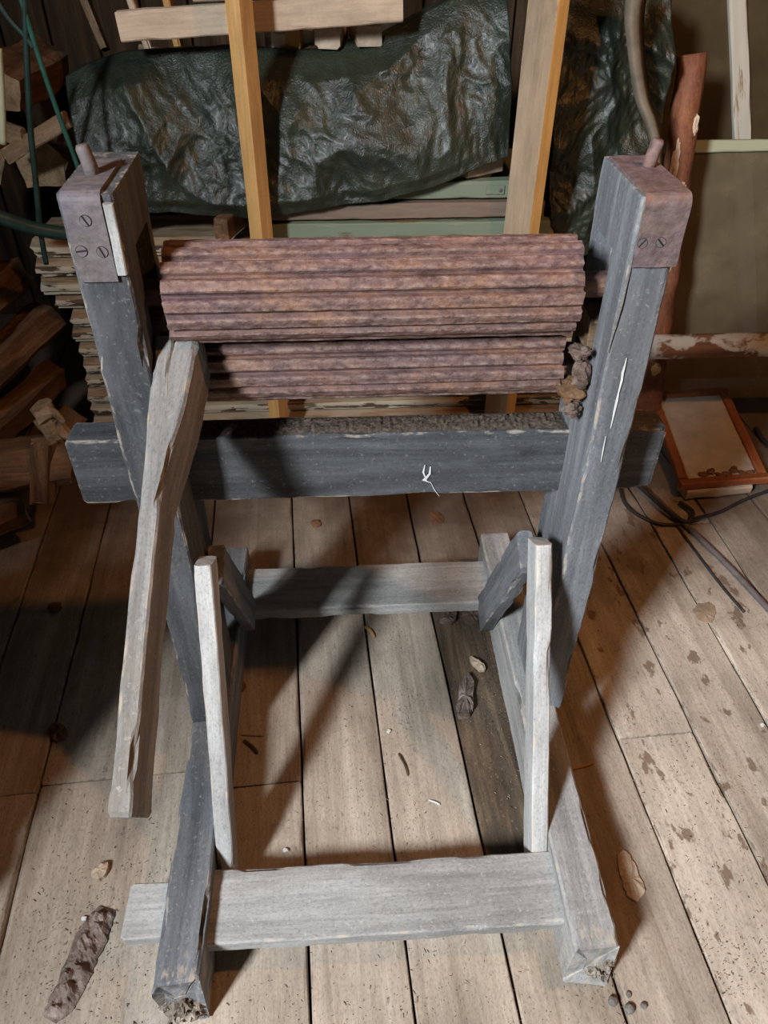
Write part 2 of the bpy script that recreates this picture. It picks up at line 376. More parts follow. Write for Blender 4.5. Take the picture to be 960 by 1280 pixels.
for i in range(len(gaps)-1):
    a, b = gaps[i]+0.0018+random.random()*0.0014, gaps[i+1]-0.0018-random.random()*0.0014
    ys = [-1.55] + joints.get(i, []) + [3.3]
    for k in range(len(ys)-1):
        y0, y1 = ys[k]+0.0015, ys[k+1]-0.0015
        c = (a+b)/2; dz = -0.0135 + random.uniform(-0.002, 0.001)
        p0 = fn*c + fx*y0; p1 = fn*c + fx*y1
        p0.z = p1.z = dz
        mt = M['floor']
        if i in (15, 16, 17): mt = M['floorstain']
        if i == 13 and k == 1: mt = M['floordark']; p0.z = p1.z = -0.0165
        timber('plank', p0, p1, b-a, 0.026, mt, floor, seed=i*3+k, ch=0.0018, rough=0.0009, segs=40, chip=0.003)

def wall(name, p0, p1, h, n, side):
    r = empty(name, ((p0[0]+p1[0])/2, (p0[1]+p1[1])/2, 0)); tag(r, kind='structure')
    p0 = Vector((*p0, 0)); p1 = Vector((*p1, 0)); d = (p1-p0)/n; first = None
    for k in range(n):
        c = p0 + d*(k+0.5)
        nrm = Vector((-d.y, d.x, 0)).normalized()
        if first is None:
            V, F, wr = timber_mesh(h, d.length-0.008, 0.03, seed=k, segs=8)
            first = mesh_obj('wall_board', V, F, M['wall'], frame(c, c+Vector((0, 0, h)), nrm), r, wr)
        else:
            share('wall_board', first, frame(c, c+Vector((0, 0, h)), nrm), r)
    bk = mesh_obj('backing', [p0+nrm*-0.03*side, p1+nrm*-0.03*side, p1+nrm*-0.03*side+Vector((0, 0, h)), p0+nrm*-0.03*side+Vector((0, 0, h))], [(0, 1, 2, 3)], M['earth'], None, r)
    return r
wall('wall_back', (-2.3, 3.22), (2.3, 3.22), 2.6, 28, -1)
wall('wall_front_blocker', (-2.35, -0.7), (-1.64, -0.7), 3.3, 4, 1)  # unseen wall section added to keep daylight off the left side
wall('wall_front_blocker', (-1.635, -0.7), (-1.425, -0.7), 2.32, 1, 1)  # added lower section: shades the floor, lets light pass to the tarp
wall('wall_right', (2.25, 3.2), (2.25, 0.6), 2.6, 16, -1)

# ------------------------------------------------------------------ the roller machine
mg = empty('roller_mangle', (0.05, 1.05, 0))
tag(mg, 'old grey wooden stand holding two rusty fluted rollers with a wooden lever', 'mangle')
RL, RR = (-0.335, -0.262), (0.352, 0.428)      # runners
PLx, PRx = (-0.335, -0.268), (0.381, 0.443)    # posts
PY0, PY1 = 0.965, 1.145
RH = 0.135
def cx(r): return (r[0]+r[1])/2
rl = timber('runner', (cx(RL), 0.455, RH/2), (cx(RL), 1.50, RH/2), RL[1]-RL[0], RH, M['grey'], mg, seed=1, segs=60, chip=0.008, rot0=0.035, ch=0.004)
rr = timber('runner', (cx(RR), 0.475, RH/2), (cx(RR)+0.003, 1.52, RH/2), RR[1]-RR[0], RH, M['greylight'], mg, seed=4, segs=60, chip=0.007, rot0=0.03, ch=0.004)

M['rot'] = wood('rotten_wood', (0.10, 0.075, 0.055), (0.23, 0.185, 0.145), (0.40, 0.34, 0.28), grain=(30, 40, 40), bump=1.0, pits=1.0, speck=0.9)
def cut(o, boxes):
    """boolean slots through a beam; boxes given in world space"""
    Mi = WORLD[o.name].inverted(); cutters = []
    for lo_, hi in boxes:
        bm = bmesh.new(); bmesh.ops.create_cube(bm, size=1)
        for v in bm.verts:
            v.co = Vector([lo_[i]+(v.co[i]+0.5)*(hi[i]-lo_[i]) for i in range(3)])
        me = bpy.data.meshes.new('cutter'); bm.to_mesh(me); bm.free()
        co = bpy.data.objects.new('cutter', me); col.objects.link(co); cutters.append(co)
        md = o.modifiers.new('slot', 'BOOLEAN'); md.operation = 'DIFFERENCE'; md.object = co; md.solver = 'EXACT'
    bpy.context.view_layer.update()
    dg = bpy.context.evaluated_depsgraph_get()
    me2 = bpy.data.meshes.new_from_object(o.evaluated_get(dg))
    o.modifiers.clear(); o.data = me2
    for c in cutters: bpy.data.objects.remove(c)

PT = 1.198
pl = timber('post', (cx(PLx), (PY0+PY1)/2, RH-0.012), (cx(PLx), (PY0+PY1)/2, PT), PY1-PY0, PLx[1]-PLx[0], M['greydark'], mg, up=(1, 0, 0), seed=7, segs=50, chip=0.005, ch=0.003)
pr = timber('post', (cx(PRx), (PY0+PY1)/2, RH-0.012), (cx(PRx), (PY0+PY1)/2, PT-0.012), PY1-PY0, PRx[1]-PRx[0], M['grey'], mg, up=(1, 0, 0), seed=12, segs=50, chip=0.007, ch=0.003)
cut(pl, [((-0.305, 1.025, 0.84), (-0.2, 1.115, 1.115))])
cut(pr, [((0.33, 1.035, 0.865), (0.417, 1.115, 1.095))])

# cross beam through the posts
BZ0, BZ1, BY = 0.642, 0.775, 1.068
bl, brp = at(92, 590, BY).x, at(825, 570, BY).x
beam = timber('cross_beam', (bl, BY+0.03, (BZ0+BZ1)/2), (brp, BY+0.03, (BZ0+BZ1)/2-0.006), 0.06, BZ1-BZ0, M['greydark'], mg, seed=15, segs=70, chip=0.006, ch=0.003, end_round=1.2)
# crumbly dirt lying on top of the beam
V = []; F = []; nx, ny = 120, 7
for i in range(nx+1):
    for j in range(ny+1):
        x = PLx[1]+0.004 + (PRx[0]-PLx[1]-0.008)*i/nx; y = BY+0.006+0.05*j/ny
        e = min(1, min(j, ny-j)/1.5)*min(1, min(i, nx-i)/3)
        z = BZ1-0.001 + e*(0.003+0.006*abs(noise.noise(Vector((x*60, y*60, 2))))+0.004*noise.noise(Vector((x*170, y*170, 5))))
        V.append((x, y, z-0.006*(x+0.4)/1.0*0.7))
for i in range(nx):
    for j in range(ny):
        a = i*(ny+1)+j; F.append((a, a+1, a+ny+2, a+ny+1))
d_ = mesh_obj('dirt_crust', V, F, M['dirt'], None, mg); tag(d_, 'dark crumbly dirt on top of the beam', kind='stuff')

# rails
fr = timber('front_rail', (-0.408, 0.605, 0.088), (0.37, 0.607, 0.088), 0.128, 0.032, M['greylight'], mg, seed=21, segs=70, chip=0.005, end_round=1.5, warp=-0.004, taper=lambda f: (0.74, 1) if f < 0.10 else (1, 1))
rrl = timber('rear_rail', (-0.29, 1.385, 0.078), (0.365, 1.385, 0.078), 0.15, 0.034, M['greylight'], mg, seed=25, segs=50, chip=0.005)

# braces on the inner faces: board between two points
def brace(name, x, p0, p1, Wd, seed, mt):
    # p=(y,z); T (thickness) across X
    return timber(name, (x, *p0), (x, *p1), Wd, 0.030, mt, mg, up=(1, 0, 0), seed=seed, segs=30, chip=0.004, ch=0.002)
XLB, XRB = RL[1]+0.0165, RR[0]-0.0165
brace('brace', XLB, (0.685, 0.03), (0.975, 0.585), 0.062, 31, M['brace'])
brace('brace', XRB, (0.665, 0.03), (0.98, 0.598), 0.062, 33, M['brace'])
brace('brace', XLB, (1.29, 0.10), (1.045, 0.507), 0.075, 35, M['grey'])
brace('brace', XRB, (1.30, 0.06), (1.045, 0.513), 0.085, 37, M['grey'])

# rollers
def roller(name, x0, x1, y, z, R, N, depth, seed, ph):
    prof = []
    for k in range(N):
        for t, dr in ((0.0, 1.0), (0.10, 0.35), (0.20, 0.04), (0.42, 0.0), (0.66, 0.05), (0.76, 0.35), (0.84, 1.0), (0.92, 1.15)):
            prof.append((2*pi*(k+t)/N+ph, R-depth*dr))
    n = len(prof); segs = 46; V = []; F = []; wr = []
    L = x1-x0
    for i in range(segs+1):
        x = -L/2+L*i/segs
        for j, (th, r) in enumerate(prof):
            k = j//8
            dx = 0
            if i in (0, segs):
                dx = (noise.noise(Vector((k*1.7, seed, i)))*0.006 - abs(noise.noise(Vector((j*0.9, seed, i))))*0.006)*(1 if i == 0 else -1)
            q = r + noise.noise(Vector((x*40, cos(th)*14, sin(th)*14+seed)))*0.0012 + noise.noise(Vector((x*120, cos(th)*60, sin(th)*60+seed)))*0.0007
            V.append((x+dx, cos(th)*q, sin(th)*q)); wr.append((0, 0.2, 1.0, 0.1, 1.0, 0.2, 0, 0)[j % 8])
    for i in range(segs):
        for j in range(n):
            a = i*n+j; b = i*n+(j+1) % n; F.append((a, b, b+n, a+n))
    F.append(tuple(range(n))); F.append(tuple(range(segs*n, (segs+1)*n))[::-1])
    Mx = Matrix.Translation((x0+L/2, y, z))
    o = mesh_obj(name, V, F, M['rust'], Mx, mg, wr)
    for s, xe in ((-1, -0.302), (1, 0.414)):
        Va, Fa = tube_mesh([(x0+0.02 if s < 0 else x1-0.02, y, z), (xe, y, z)], 0.019, 14)
        mesh_obj('axle', Va, Fa, M['rust'], None, o)
    return o
UY, UZ, UR = 1.06, 1.032, 0.0715
LY, LZ, LR = 1.095, 0.900, 0.0615
r1 = roller('fluted_roller', -0.238, 0.338, UY, UZ, UR, 16, 0.0075, 3, 0.1)
r2 = roller('fluted_roller', -0.212, 0.342, LY, LZ, LR, 14, 0.0075, 9, 0.32)

# bearing blocks in the slots
timber('bearing_block', (-0.303, 1.07, 0.862), (-0.240, 1.07, 0.862), 0.07, 0.036, M['oldbrown'], mg, seed=41, segs=6, chip=0.008)
timber('bearing_block', (-0.303, 1.07, 0.966), (-0.262, 1.07, 0.966), 0.07, 0.05, M['oldbrown'], mg, seed=42, segs=6, chip=0.008)
timber('bearing_block', (0.372, 1.07, 0.962), (0.414, 1.07, 0.962), 0.068, 0.05, M['oldbrown'], mg, seed=43, segs=6, chip=0.008)

def lump(name, c, size, mat, parent=None, seed=0, amp=0.35, sub=3, rot=(0, 0, 0), freq=2.0, sharp=0.0):
    bm = bmesh.new(); bmesh.ops.create_icosphere(bm, subdivisions=sub, radius=1.0)
    for v in bm.verts:
        d = noise.fractal(v.co*freq+Vector((seed*2.3, seed, 0)), 1.0, 2.0, 4)
        q = v.co.copy()
        if sharp: q = Vector([math.copysign(abs(t)**(1-sharp), t) for t in q])
        v.co = Vector((q.x*size[0], q.y*size[1], q.z*size[2]))*(1+amp*d)
    me = bpy.data.meshes.new(name); bm.to_mesh(me); bm.free(); me.materials.append(mat)
    o = bpy.data.objects.new(name, me); col.objects.link(o)
    from mathutils import Euler
    register(o, Matrix.Translation(Vector(c)) @ Euler(rot).to_matrix().to_4x4(), parent); return o
for (ro, pts_) in ((rl, ((-0.312, 0.470, 0.030, 0.022), (-0.285, 0.468, 0.040, 0.020), (-0.300, 0.472, 0.062, 0.018), (-0.278, 0.474, 0.020, 0.016), (-0.322, 0.474, 0.055, 0.013))), (rr, ((0.400, 0.490, 0.045, 0.018), (0.416, 0.488, 0.070, 0.014), (0.412, 0.490, 0.028, 0.014)))):
    for k, (x, y, z, r_) in enumerate(pts_):
        lump('rotten_fibre', (x, y, z), (r_*0.8, r_*0.75, r_), M['rot'], ro, 90+k*3+int(x*10), 0.75, 3, (k, 0.4*k, k*2), 3.0)
# decayed wood crumbling out of the right slot, under the lower axle
for k, (c, sz, m_) in enumerate([((0.366, 1.02, 0.905), (0.014, 0.018, 0.022), 'bark'), ((0.362, 1.035, 0.872), (0.017, 0.022, 0.026), 'firewood'), ((0.358, 1.03, 0.938), (0.010, 0.012, 0.018), 'bark'), ((0.362, 1.02, 0.842), (0.012, 0.014, 0.018), 'bark'), ((0.36, 1.0, 0.955), (0.006, 0.007, 0.010), 'bark')]):
    lump('rotten_wood', c, sz, M[m_], mg, 50+k, 0.4, 3, (k, k*0.7, k*0.4), 2.4)

# iron straps over the post tops, with pin and screws
def strap(x0, x1, y0, y1, z0, zt, mat, seed, th=0.004, rc=0.014, rough=0.0):
    prof_o = [(y0, z0)] + [(y0, z0+(zt-rc-z0)*k/6) for k in range(1, 7)]
    for k in range(1, 6):
        a = pi/2*k/5; prof_o.append((y0+rc-rc*cos(a), zt-rc+rc*sin(a)))
    prof_o += [(y0+rc+(y1-y0-rc)*k/6, zt) for k in range(1, 7)]
    prof_i = []
    for i, (y, z) in enumerate(prof_o):
        a = prof_o[max(i-1, 0)]; b = prof_o[min(i+1, len(prof_o)-1)]
        t = Vector((b[0]-a[0], b[1]-a[1])).normalized(); nrm = Vector((t.y, -t.x))
        prof_i.append((y+nrm.x*th, z+nrm.y*th))
    loop = prof_o + prof_i[::-1]; n = len(loop); V = []; F = []; S = 10
    for i in range(S+1):
        x = x0+(x1-x0)*i/S
        for (y, z) in loop:
            j = noise.noise_vector(Vector((x*70, y*70, z*70+seed)))*rough
            V.append((x+j.x, y+j.y, z+j.z))
    for i in range(S):
        for j in range(n):
            a = i*n+j; b = i*n+(j+1) % n; F.append((a, b, b+n, a+n))
    F.append(tuple(range(n))); F.append(tuple(range(S*n, (S+1)*n))[::-1])
    return mesh_obj('iron_strap', V, F, mat, None, mg)
def screw(c, ang, parent, r=0.0066):
    V = []; F = []; fm = []
    n = 20; w_ = 0.0012; d = Vector((cos(ang), 0, sin(ang))); e = Vector((-sin(ang), 0, cos(ang)))
    c = Vector(c)
    for s in (-1, 1):          # two half discs beside the slot
        base = len(V); arc = []
        a0 = math.asin(w_/r)
        for k in range(n//2+1):
            t = a0 + (pi-2*a0)*k/(n//2); arc.append(d*(r*cos(t)) + e*(s*r*sin(t)))
        for z in (0.0, -0.0012):
            for q in arc: V.append(c+q+Vector((0, z, 0)))
        m = len(arc)
        F.append(tuple(range(base+m, base+2*m))); fm.append(0)
        for k in range(m):
            k2 = (k+1) % m; F.append((base+k, base+k2, base+m+k2, base+m+k)); fm.append(0)
    b = len(V)
    for k in range(n): V.append(c+d*(r*1.12*cos(2*pi*k/n))+e*(r*1.12*sin(2*pi*k/n))+Vector((0, -0.0003, 0)))
    F.append(tuple(range(b, b+n))); fm.append(1)
    mesh_obj('screw', V, F, [M['strap'], M['black']], None, parent, None, False, fm)
TH = 0.004
sl = strap(PLx[0]+0.006, PLx[1]-0.014, PY0-TH-0.001, 1.10, 1.092, PT+TH+0.0005, M['strap'], 1, rough=0.0006)
tag(sl, 'brown iron strap with slotted screws')
ys = PY0-TH-0.0013
for (px, py, a) in ((107, 276, -1.1), (102, 314, 0.1), (128, 315, -1.2)):
    p = at(px, py, ys); screw((p.x, ys, p.z), a, sl)
sr = strap(PRx[0]+0.004, PRx[1]+0.001, PY0-TH-0.001, 1.13, 1.098, PT-0.012+TH+0.0005, M['straprust'], 5, rough=0.0014)
tag(sr, 'pitted rusty iron strap')
for (px, py, a) in ((803, 304, 0.9), (826, 303, -0.8)):
    p = at(px, py, ys); screw((p.x, ys, p.z), a, sr, 0.006)
for s_, (x, y, z, lean) in ((sl, (-0.305, 1.035, PT+TH, -0.006)), (sr, (0.425, 1.08, PT-0.012+TH, 0.006))):
    Va, Fa = tube_mesh([(x, y, z-0.01), (x+lean*0.3, y, z+0.012), (x+lean, y+0.002, z+0.030), (x+lean*1.1, y+0.002, z+0.034)], [0.0095, 0.0095, 0.0092, 0.007], 14, jitter=0.12)
    mesh_obj('pin', Va, Fa, M['strap'] if s_ is sl else M['straprust'], None, s_, None, True)
# raised wooden lip beside the left strap
timber('lip_strip', (PLx[1]-0.006, PY0-0.0028, 1.10), (PLx[1]-0.006, PY0-0.0028, 1.19), 0.012, 0.007, M['greylight'], mg, up=(0, -1, 0), seed=61, segs=10, chip=0.001, ch=0.001)

# wooden lever on the lower axle: board with a wide split hub end
lev = empty('lever', (-0.25, 1.03, 0.93)); 
WORLD['lever'] = Matrix.Translation((-0.25, 1.03, 0.93)); lev.parent = mg; lev.matrix_basis = WORLD[mg.name].inverted() @ WORLD['lever']
LP0, LP1 = Vector((-0.238, 1.05, 0.945)), Vector((-0.268, 0.475, 0.665))
def lev_prof(f):
    # width scale (across X), height scale
    return (1.0, 1.0)
def lever_piece(name, off, W, T, p0, p1, seed, tap=None, **k):
    side = (LP1-LP0).normalized()
    L = (Vector(p1)-Vector(p0)).length
    V, F, wr = timber_mesh(L, W, T, seed=seed, segs=50, taper=tap, **k)
    return mesh_obj(name, V, F, M['lever'], frame(p0, p1), lev, wr)
lv = lever_piece('lever_arm', 0, 0.027, 0.088, LP0+Vector((-0.013, -0.005, 0.004)), LP1+Vector((0.003, 0, -0.018)), 71, chip=0.005, ch=0.003, end_round=2.5)
p0 = LP0+Vector((0.0175, 0.002, 0.004)); dirL = (LP1-LP0).normalized()
def tap2(f):
    if f < 0.10: return (0.70+3.0*f, 0.78+2.2*f)
    if f < 0.5: return (1.0, 1.0)
    return (max(0.04, 1.0-(f-0.5)*1.95), 1.0)
hub = lever_piece('lever_hub', 0, 0.036, 0.088, p0+Vector((0.004, 0, 0.004)), p0+dirL*0.27+Vector((-0.016, 0, -0.006)), 75, tap=tap2, chip=0.006, ch=0.004)
lump('axle_peg', (-0.251, 1.062, 0.956), (0.015, 0.014, 0.018), M['oldbrown'], lev, 77, 0.5, 3)

# paint marks
def flat_patch(name, pts, off, mat, parent, thick=0.0008):
    pts = [Vector(p) for p in pts]; n = len(pts); off = Vector(off).normalized()
    V = [p+off*0.0004 for p in pts]+[p+off*(0.0004+thick) for p in pts]
    F = [tuple(range(n))[::-1], tuple(range(n, 2*n))]+[(i, (i+1) % n, n+(i+1) % n, n+i) for i in range(n)]
    return mesh_obj(name, V, F, mat, None, parent)
def streak(name, pxs, Y, wpx, mat, parent, off=(0, -1, 0)):
    L_ = []; R_ = []
    for k, (x, y) in enumerate(pxs):
        w_ = wpx*(0.4+0.6*abs(sin(k*2.1+0.8)))
        if k in (0, len(pxs)-1): w_ = wpx*0.25
        L_.append(at(x-w_, y, Y)); R_.append(at(x+w_, y, Y))
    return flat_patch(name, L_+R_[::-1], off, mat, parent)
fy = BY-0.0016
streak('paint_mark', [(531, 581), (529, 590), (533, 600)], fy, 2.0, M['white'], beam)
streak('paint_mark', [(538, 583), (537, 592), (530, 600), (538, 603)], fy, 2.4, M['white'], beam)
streak('paint_mark', [(538, 602), (543, 612), (549, 620)], fy, 1.0, M['white'], beam)
streak('paint_mark', [(783, 447), (781, 456), (778, 466), (777, 475), (773, 490), (771, 500), (768, 512), (766, 522), (763, 535)], PY0-0.0022, 1.5, M['white'], pr)
streak('worn_streak', [(791, 318), (785, 345), (777, 378), (768, 410), (759, 440)], PY0-0.0022, 1.8, M['lever'], pr)
streak('paint_mark', [(757, 545), (754, 560), (751, 577)], PY0-0.0022, 1.3, M['white'], pr)

# ------------------------------------------------------------------ stack of painted boards behind
ends = [(110, 533), (110, 516), (108, 498), (104, 484), (104, 470), (100, 452), (97, 437), (88, 418), (86, 402), (62, 372), (48, 363), (45, 345), (38, 318)]
NB = 13; SZ = 0.695; th = SZ/NB
ORD = ['first', 'second', 'third', 'fourth', 'fifth', 'sixth', 'seventh', 'eighth', 'ninth', 'tenth', 'eleventh', 'twelfth', 'thirteenth']
def moulded(L, D, T, seed):
    """board lying flat with a stepped moulded front edge (front = -Y)"""
    s = [(-D/2+0.008, -T/2), (-D/2+0.006, -T*0.22), (-D/2-0.006, -T*0.18), (-D/2-0.008, T*0.02), (-D/2-0.008, T*0.24), (-D/2+0.024, T/2), (D/2, T/2), (D/2, -T/2)]
    n = len(s); V = []; F = []; fm = []; S = 40
    for i in range(S+1):
        x = -L/2+L*i/S
        for (y, z) in s:
            j = noise.noise_vector(Vector((x*12, y*20, z*30+seed*3)))*0.0022
            e = 0
            if i == 0: e = abs(noise.noise(Vector((y*60, z*60, seed))))*0.02
            V.append((x+e, y+j.y, z+j.z*0.5))
    for i in range(S):
        for j in range(n):
            a = i*n+j; b = i*n+(j+1) % n; F.append((a, b, b+n, a+n)); fm.append(1 if j in (4, 5) else 0)
    F.append(tuple(range(n))); F.append(tuple(range(S*n, (S+1)*n))[::-1]); fm += [0, 0]
    return V, F, fm
for k in range(NB):
    zc = th*(k+0.5)+0.001
    yf = 2.17+random.uniform(-0.012, 0.012)
    xl = at(ends[k][0], ends[k][1], yf-0.0).x
    xr = 0.80+random.uniform(-0.06, 0.05) if k < 9 else 0.62+random.uniform(-0.03, 0.03)
    V, F, fm = moulded(xr-xl, 0.20, th-0.004-(0.003 if k % 3 == 0 else 0), k)
    o = mesh_obj('painted_board', V, F, [M['flake'], M['flaketop']], Matrix.Translation(((xl+xr)/2, yf+0.112, zc)), None, None, False, fm)
    tag(o, '%s flaky cream board from the top of the stack behind the machine' % ORD[NB-1-k], 'board', 'flaky cream boards stacked behind the machine')

# window casements lying on the stack
def casement(name, z, T, x0, x1, mat, label, yf, hinge=False):
    r = empty(name, ((x0+x1)/2, yf+0.15, z)); tag(r, label, 'casement', 'window casements on the board stack')
    timber('front_stile', (x0, yf+0.02, z+T/2), (x1, yf+0.02, z+T/2), 0.04, T, mat, r, seed=int(z*1000), segs=30, chip=0.002)
    timber('rear_stile', (x0, yf+0.30, z+T/2), (x1, yf+0.30, z+T/2), 0.04, T, mat, r, seed=int(z*1000)+1, segs=10, chip=0.002)
    for xx in (x0+0.03, x1-0.03):
        timber('rail', (xx, yf+0.041, z+T/2), (xx, yf+0.279, z+T/2), 0.05, T*0.96, mat, r, seed=int(z*1000)+2, segs=6, chip=0.002)
    if hinge:
        p = at(617, 235, yf-0.001)
        ht = 0.030; xw = 0.05
        Va, Fa, wr = timber_mesh(xw, 0.004, ht*0.8, seed=3, segs=6, ch=0.0006, chip=0.001)
        h = mesh_obj('hinge', Va, Fa, M['green'], Matrix.Translation((p.x+0.005, yf-0.003, z+T/2)), r, wr)
        q = at(626, 236, yf-0.006)
        lump('screw', (q.x, yf-0.006, z+T/2), (0.0055, 0.002, 0.0055), M['straprust'], h, 2, 0.1, 2)
    return r
zz = NB*th+0.004
casement('window_casement', zz, 0.040, -0.21, 0.60, M['green'], 'pale green window casement lowest of the three under the tarp', 2.155)
casement('window_casement', zz+0.048, 0.042, -0.22, 0.58, M['pinkwood'], 'faded pink brown window casement between two green ones', 2.165)
casement('window_casement', zz+0.097, 0.046, -0.20, 0.55, M['green'], 'pale green window casement with a hinge, top of three', 2.175, True)

# offcuts peeking out under the tarp
for nm, c, sz, m_, lb, rz in (('wood_offcut', at(286, 279, 2.14), (0.10, 0.040, 0.058), 'firewood', 'short sawn offcut end peeking out under the left of the tarp', 1.25),
                              ('wood_offcut', at(600, 207, 2.22), (0.12, 0.05, 0.038), 'palepine', 'short sawn offcut under the right lower tarp corner', 0.5)):
    d = Vector((cos(rz), sin(rz), 0))*sz[0]/2
    c = Vector(c)
    o = timber(nm, c-d, c+d, sz[1], sz[2], M[m_], None, seed=81, segs=6, chip=0.006)
    tag(o, lb, 'offcut')
# ------------------------------------------------------------------ tarps
def interp(P, u):
    for (a, va), (b, vb) in zip(P, P[1:]):
        if a <= u <= b: return va+(vb-va)*(u-a)/(b-a)
    return P[-1][1]
def fold(x, z, s):
    wx = x+0.10*noise.noise(Vector((x*3, z*3, s+20))); wz = z+0.10*noise.noise(Vector((x*3, z*3, s+30)))
    def rid(a, b, k): return (1-abs(noise.noise(Vector((a, b, s+k))))*1.6)
    return 0.075*rid(wx*2.6+wz*2.0, wz*1.5-wx*0.7, 0)+0.024*rid(wx*6.5-wz*3.5, wz*4.2+wx*2, 4)+0.008*rid(wx*16+wz*7, wz*11-wx*5, 9)+0.004*rid(wx*38-wz*12, wz*27+wx*9, 14)-0.05
def tarp(name, top, bot, Yt, Yb, back, nu, nv, seed, label, amp=1.0, bulge=0.05):
    us0, us1 = top[0][0], top[-1][0]
    V = []; F = []
    nb = 14 if back else 0
    for i in range(nu+1):
        u = us0+(us1-us0)*i/nu
        ty = interp(top, u); f = (u-us0)/(us1-us0)
        ub = bot[0][0]+(bot[-1][0]-bot[0][0])*f
        by = interp(bot, ub)
        T = at(u, ty, Yt); B = at(ub, by, Yb)
        colv = []
        for j in range(nb):
            t = 1-j/nb
            p = T+Vector((0, back*t, -0.10*t*t + 0.02*noise.noise(Vector((T.x*5, t*4, seed))))); colv.append(p)
        for j in range(nv+1):
            t = j/nv
            p = T.lerp(B, t)
            e = min(1, t*6)*(1.0 if t < 0.9 else 0.6+0.4*(1-t)*10)
            d = fold(p.x, p.z, seed)*amp*e
            p = p+Vector((noise.noise(p*7)*0.006, -d-bulge*sin(pi*min(1, t*1.05))*0.8, noise.noise(p*8+Vector((3, 1, 0)))*0.008*t))
            colv.append(p)
        V += colv
    m = nb+nv+1
    for i in range(nu):
        for j in range(m-1):
            a = i*m+j; F.append((a, a+1, a+m+1, a+m))
    o = mesh_obj(name, V, F, M['tarp'], None, None, None, True)
    sm = o.modifiers.new('thickness', 'SOLIDIFY'); sm.thickness = 0.0015; sm.offset = 1
    tag(o, label, 'tarp'); return o
tarp('tarpaulin', [(84, 96), (120, 76), (155, 64), (290, 57), (345, 60), (400, 64), (430, 56), (470, 50), (520, 22), (570, -4), (632, -18)],
     [(128, 288), (150, 270), (215, 262), (310, 268), (345, 266), (400, 258), (470, 248), (530, 234), (580, 213), (612, 203), (638, 196)],
     2.285, 2.16, 0.24, 260, 140, 3.3, 'crumpled dark green tarpaulin draped over the timber pile', 1.0)
tarp('tarpaulin', [(694, -20), (760, -20), (800, -20), (842, -14)], [(676, 330), (720, 318), (760, 310), (806, 300)], 2.38, 2.33, 0.3, 90, 160, 8.1,
     'dark green tarpaulin hanging in folds right of the thick batten', 1.5, 0.0)

# curled webbing strap hanging by the right tarp
pth = smooth_path([at(800, -30, 2.2), at(793, 20, 2.2), at(796, 70, 2.19), at(803, 120, 2.17), at(813, 150, 2.15), at(819, 178, 2.14), at(820, 215, 2.15)], 8)
V = []; F = []
for i, p in enumerate(pth):
    f = i/(len(pth)-1); wv = Vector((1, 0.3*sin(f*5), 0)).normalized()*(0.030-0.014*f)
    V += [p-wv, p+wv*0.1+Vector((0, -0.004, 0)), p+wv, p+wv*0.1+Vector((0, -0.0015, 0))]
for i in range(len(pth)-1):
    for j in range(4):
        a = i*4+j; b = i*4+(j+1) % 4; F.append((a, b, b+4, a+4))
F += [(0, 1, 2, 3), tuple(range(len(V)-4, len(V)))[::-1]]
o = mesh_obj('webbing_strap', V, F, M['strapcloth'], None, None, None, True)
tag(o, 'grey brown strap hanging behind the right post pin', 'strap')
# hanging tarp edge, curled over
pth = smooth_path([at(822, -30, 2.3), at(826, 12, 2.28), at(822, 40, 2.26), at(820, 75, 2.26), at(812, 120, 2.27), at(806, 150, 2.28)], 8)

# ------------------------------------------------------------------ battens and beams
def rotated_post(name, px_bot, Yb, w_, d_, ang, label, ztop, mat, seed, cxz, edge=None):
    x, y = cxz
    up = (sin(ang), -cos(ang), 0)
    o = timber(name, (x, y, 0.0), (x, y, ztop), w_, d_, mat, None, up=up, seed=seed, segs=16, chip=0.0015, ch=0.002, rough=0.0006)
    if edge:      # narrow edges painted brighter orange to stand for bulb light
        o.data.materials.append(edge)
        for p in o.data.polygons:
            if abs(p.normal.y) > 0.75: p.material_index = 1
    tag(o, label, 'batten'); return o
# wide face turned to the left, narrow face to the right
pR = at(640, 400, 2.06)
rotated_post('wooden_batten', None, None, 0.088, 0.045, -radians(52), 'upright orange pine batten with a wide face, right of the tarp', 2.3, M['shadepine'], 91, (pR.x-0.002, 2.07), M['litpine'])
pL = at(337, 400, 2.07)
rotated_post('wooden_batten', None, None, 0.045, 0.045, -radians(40), 'slim upright orange pine batten in front of the tarp', 2.3, M['pine'], 94, (pL.x, 2.075))

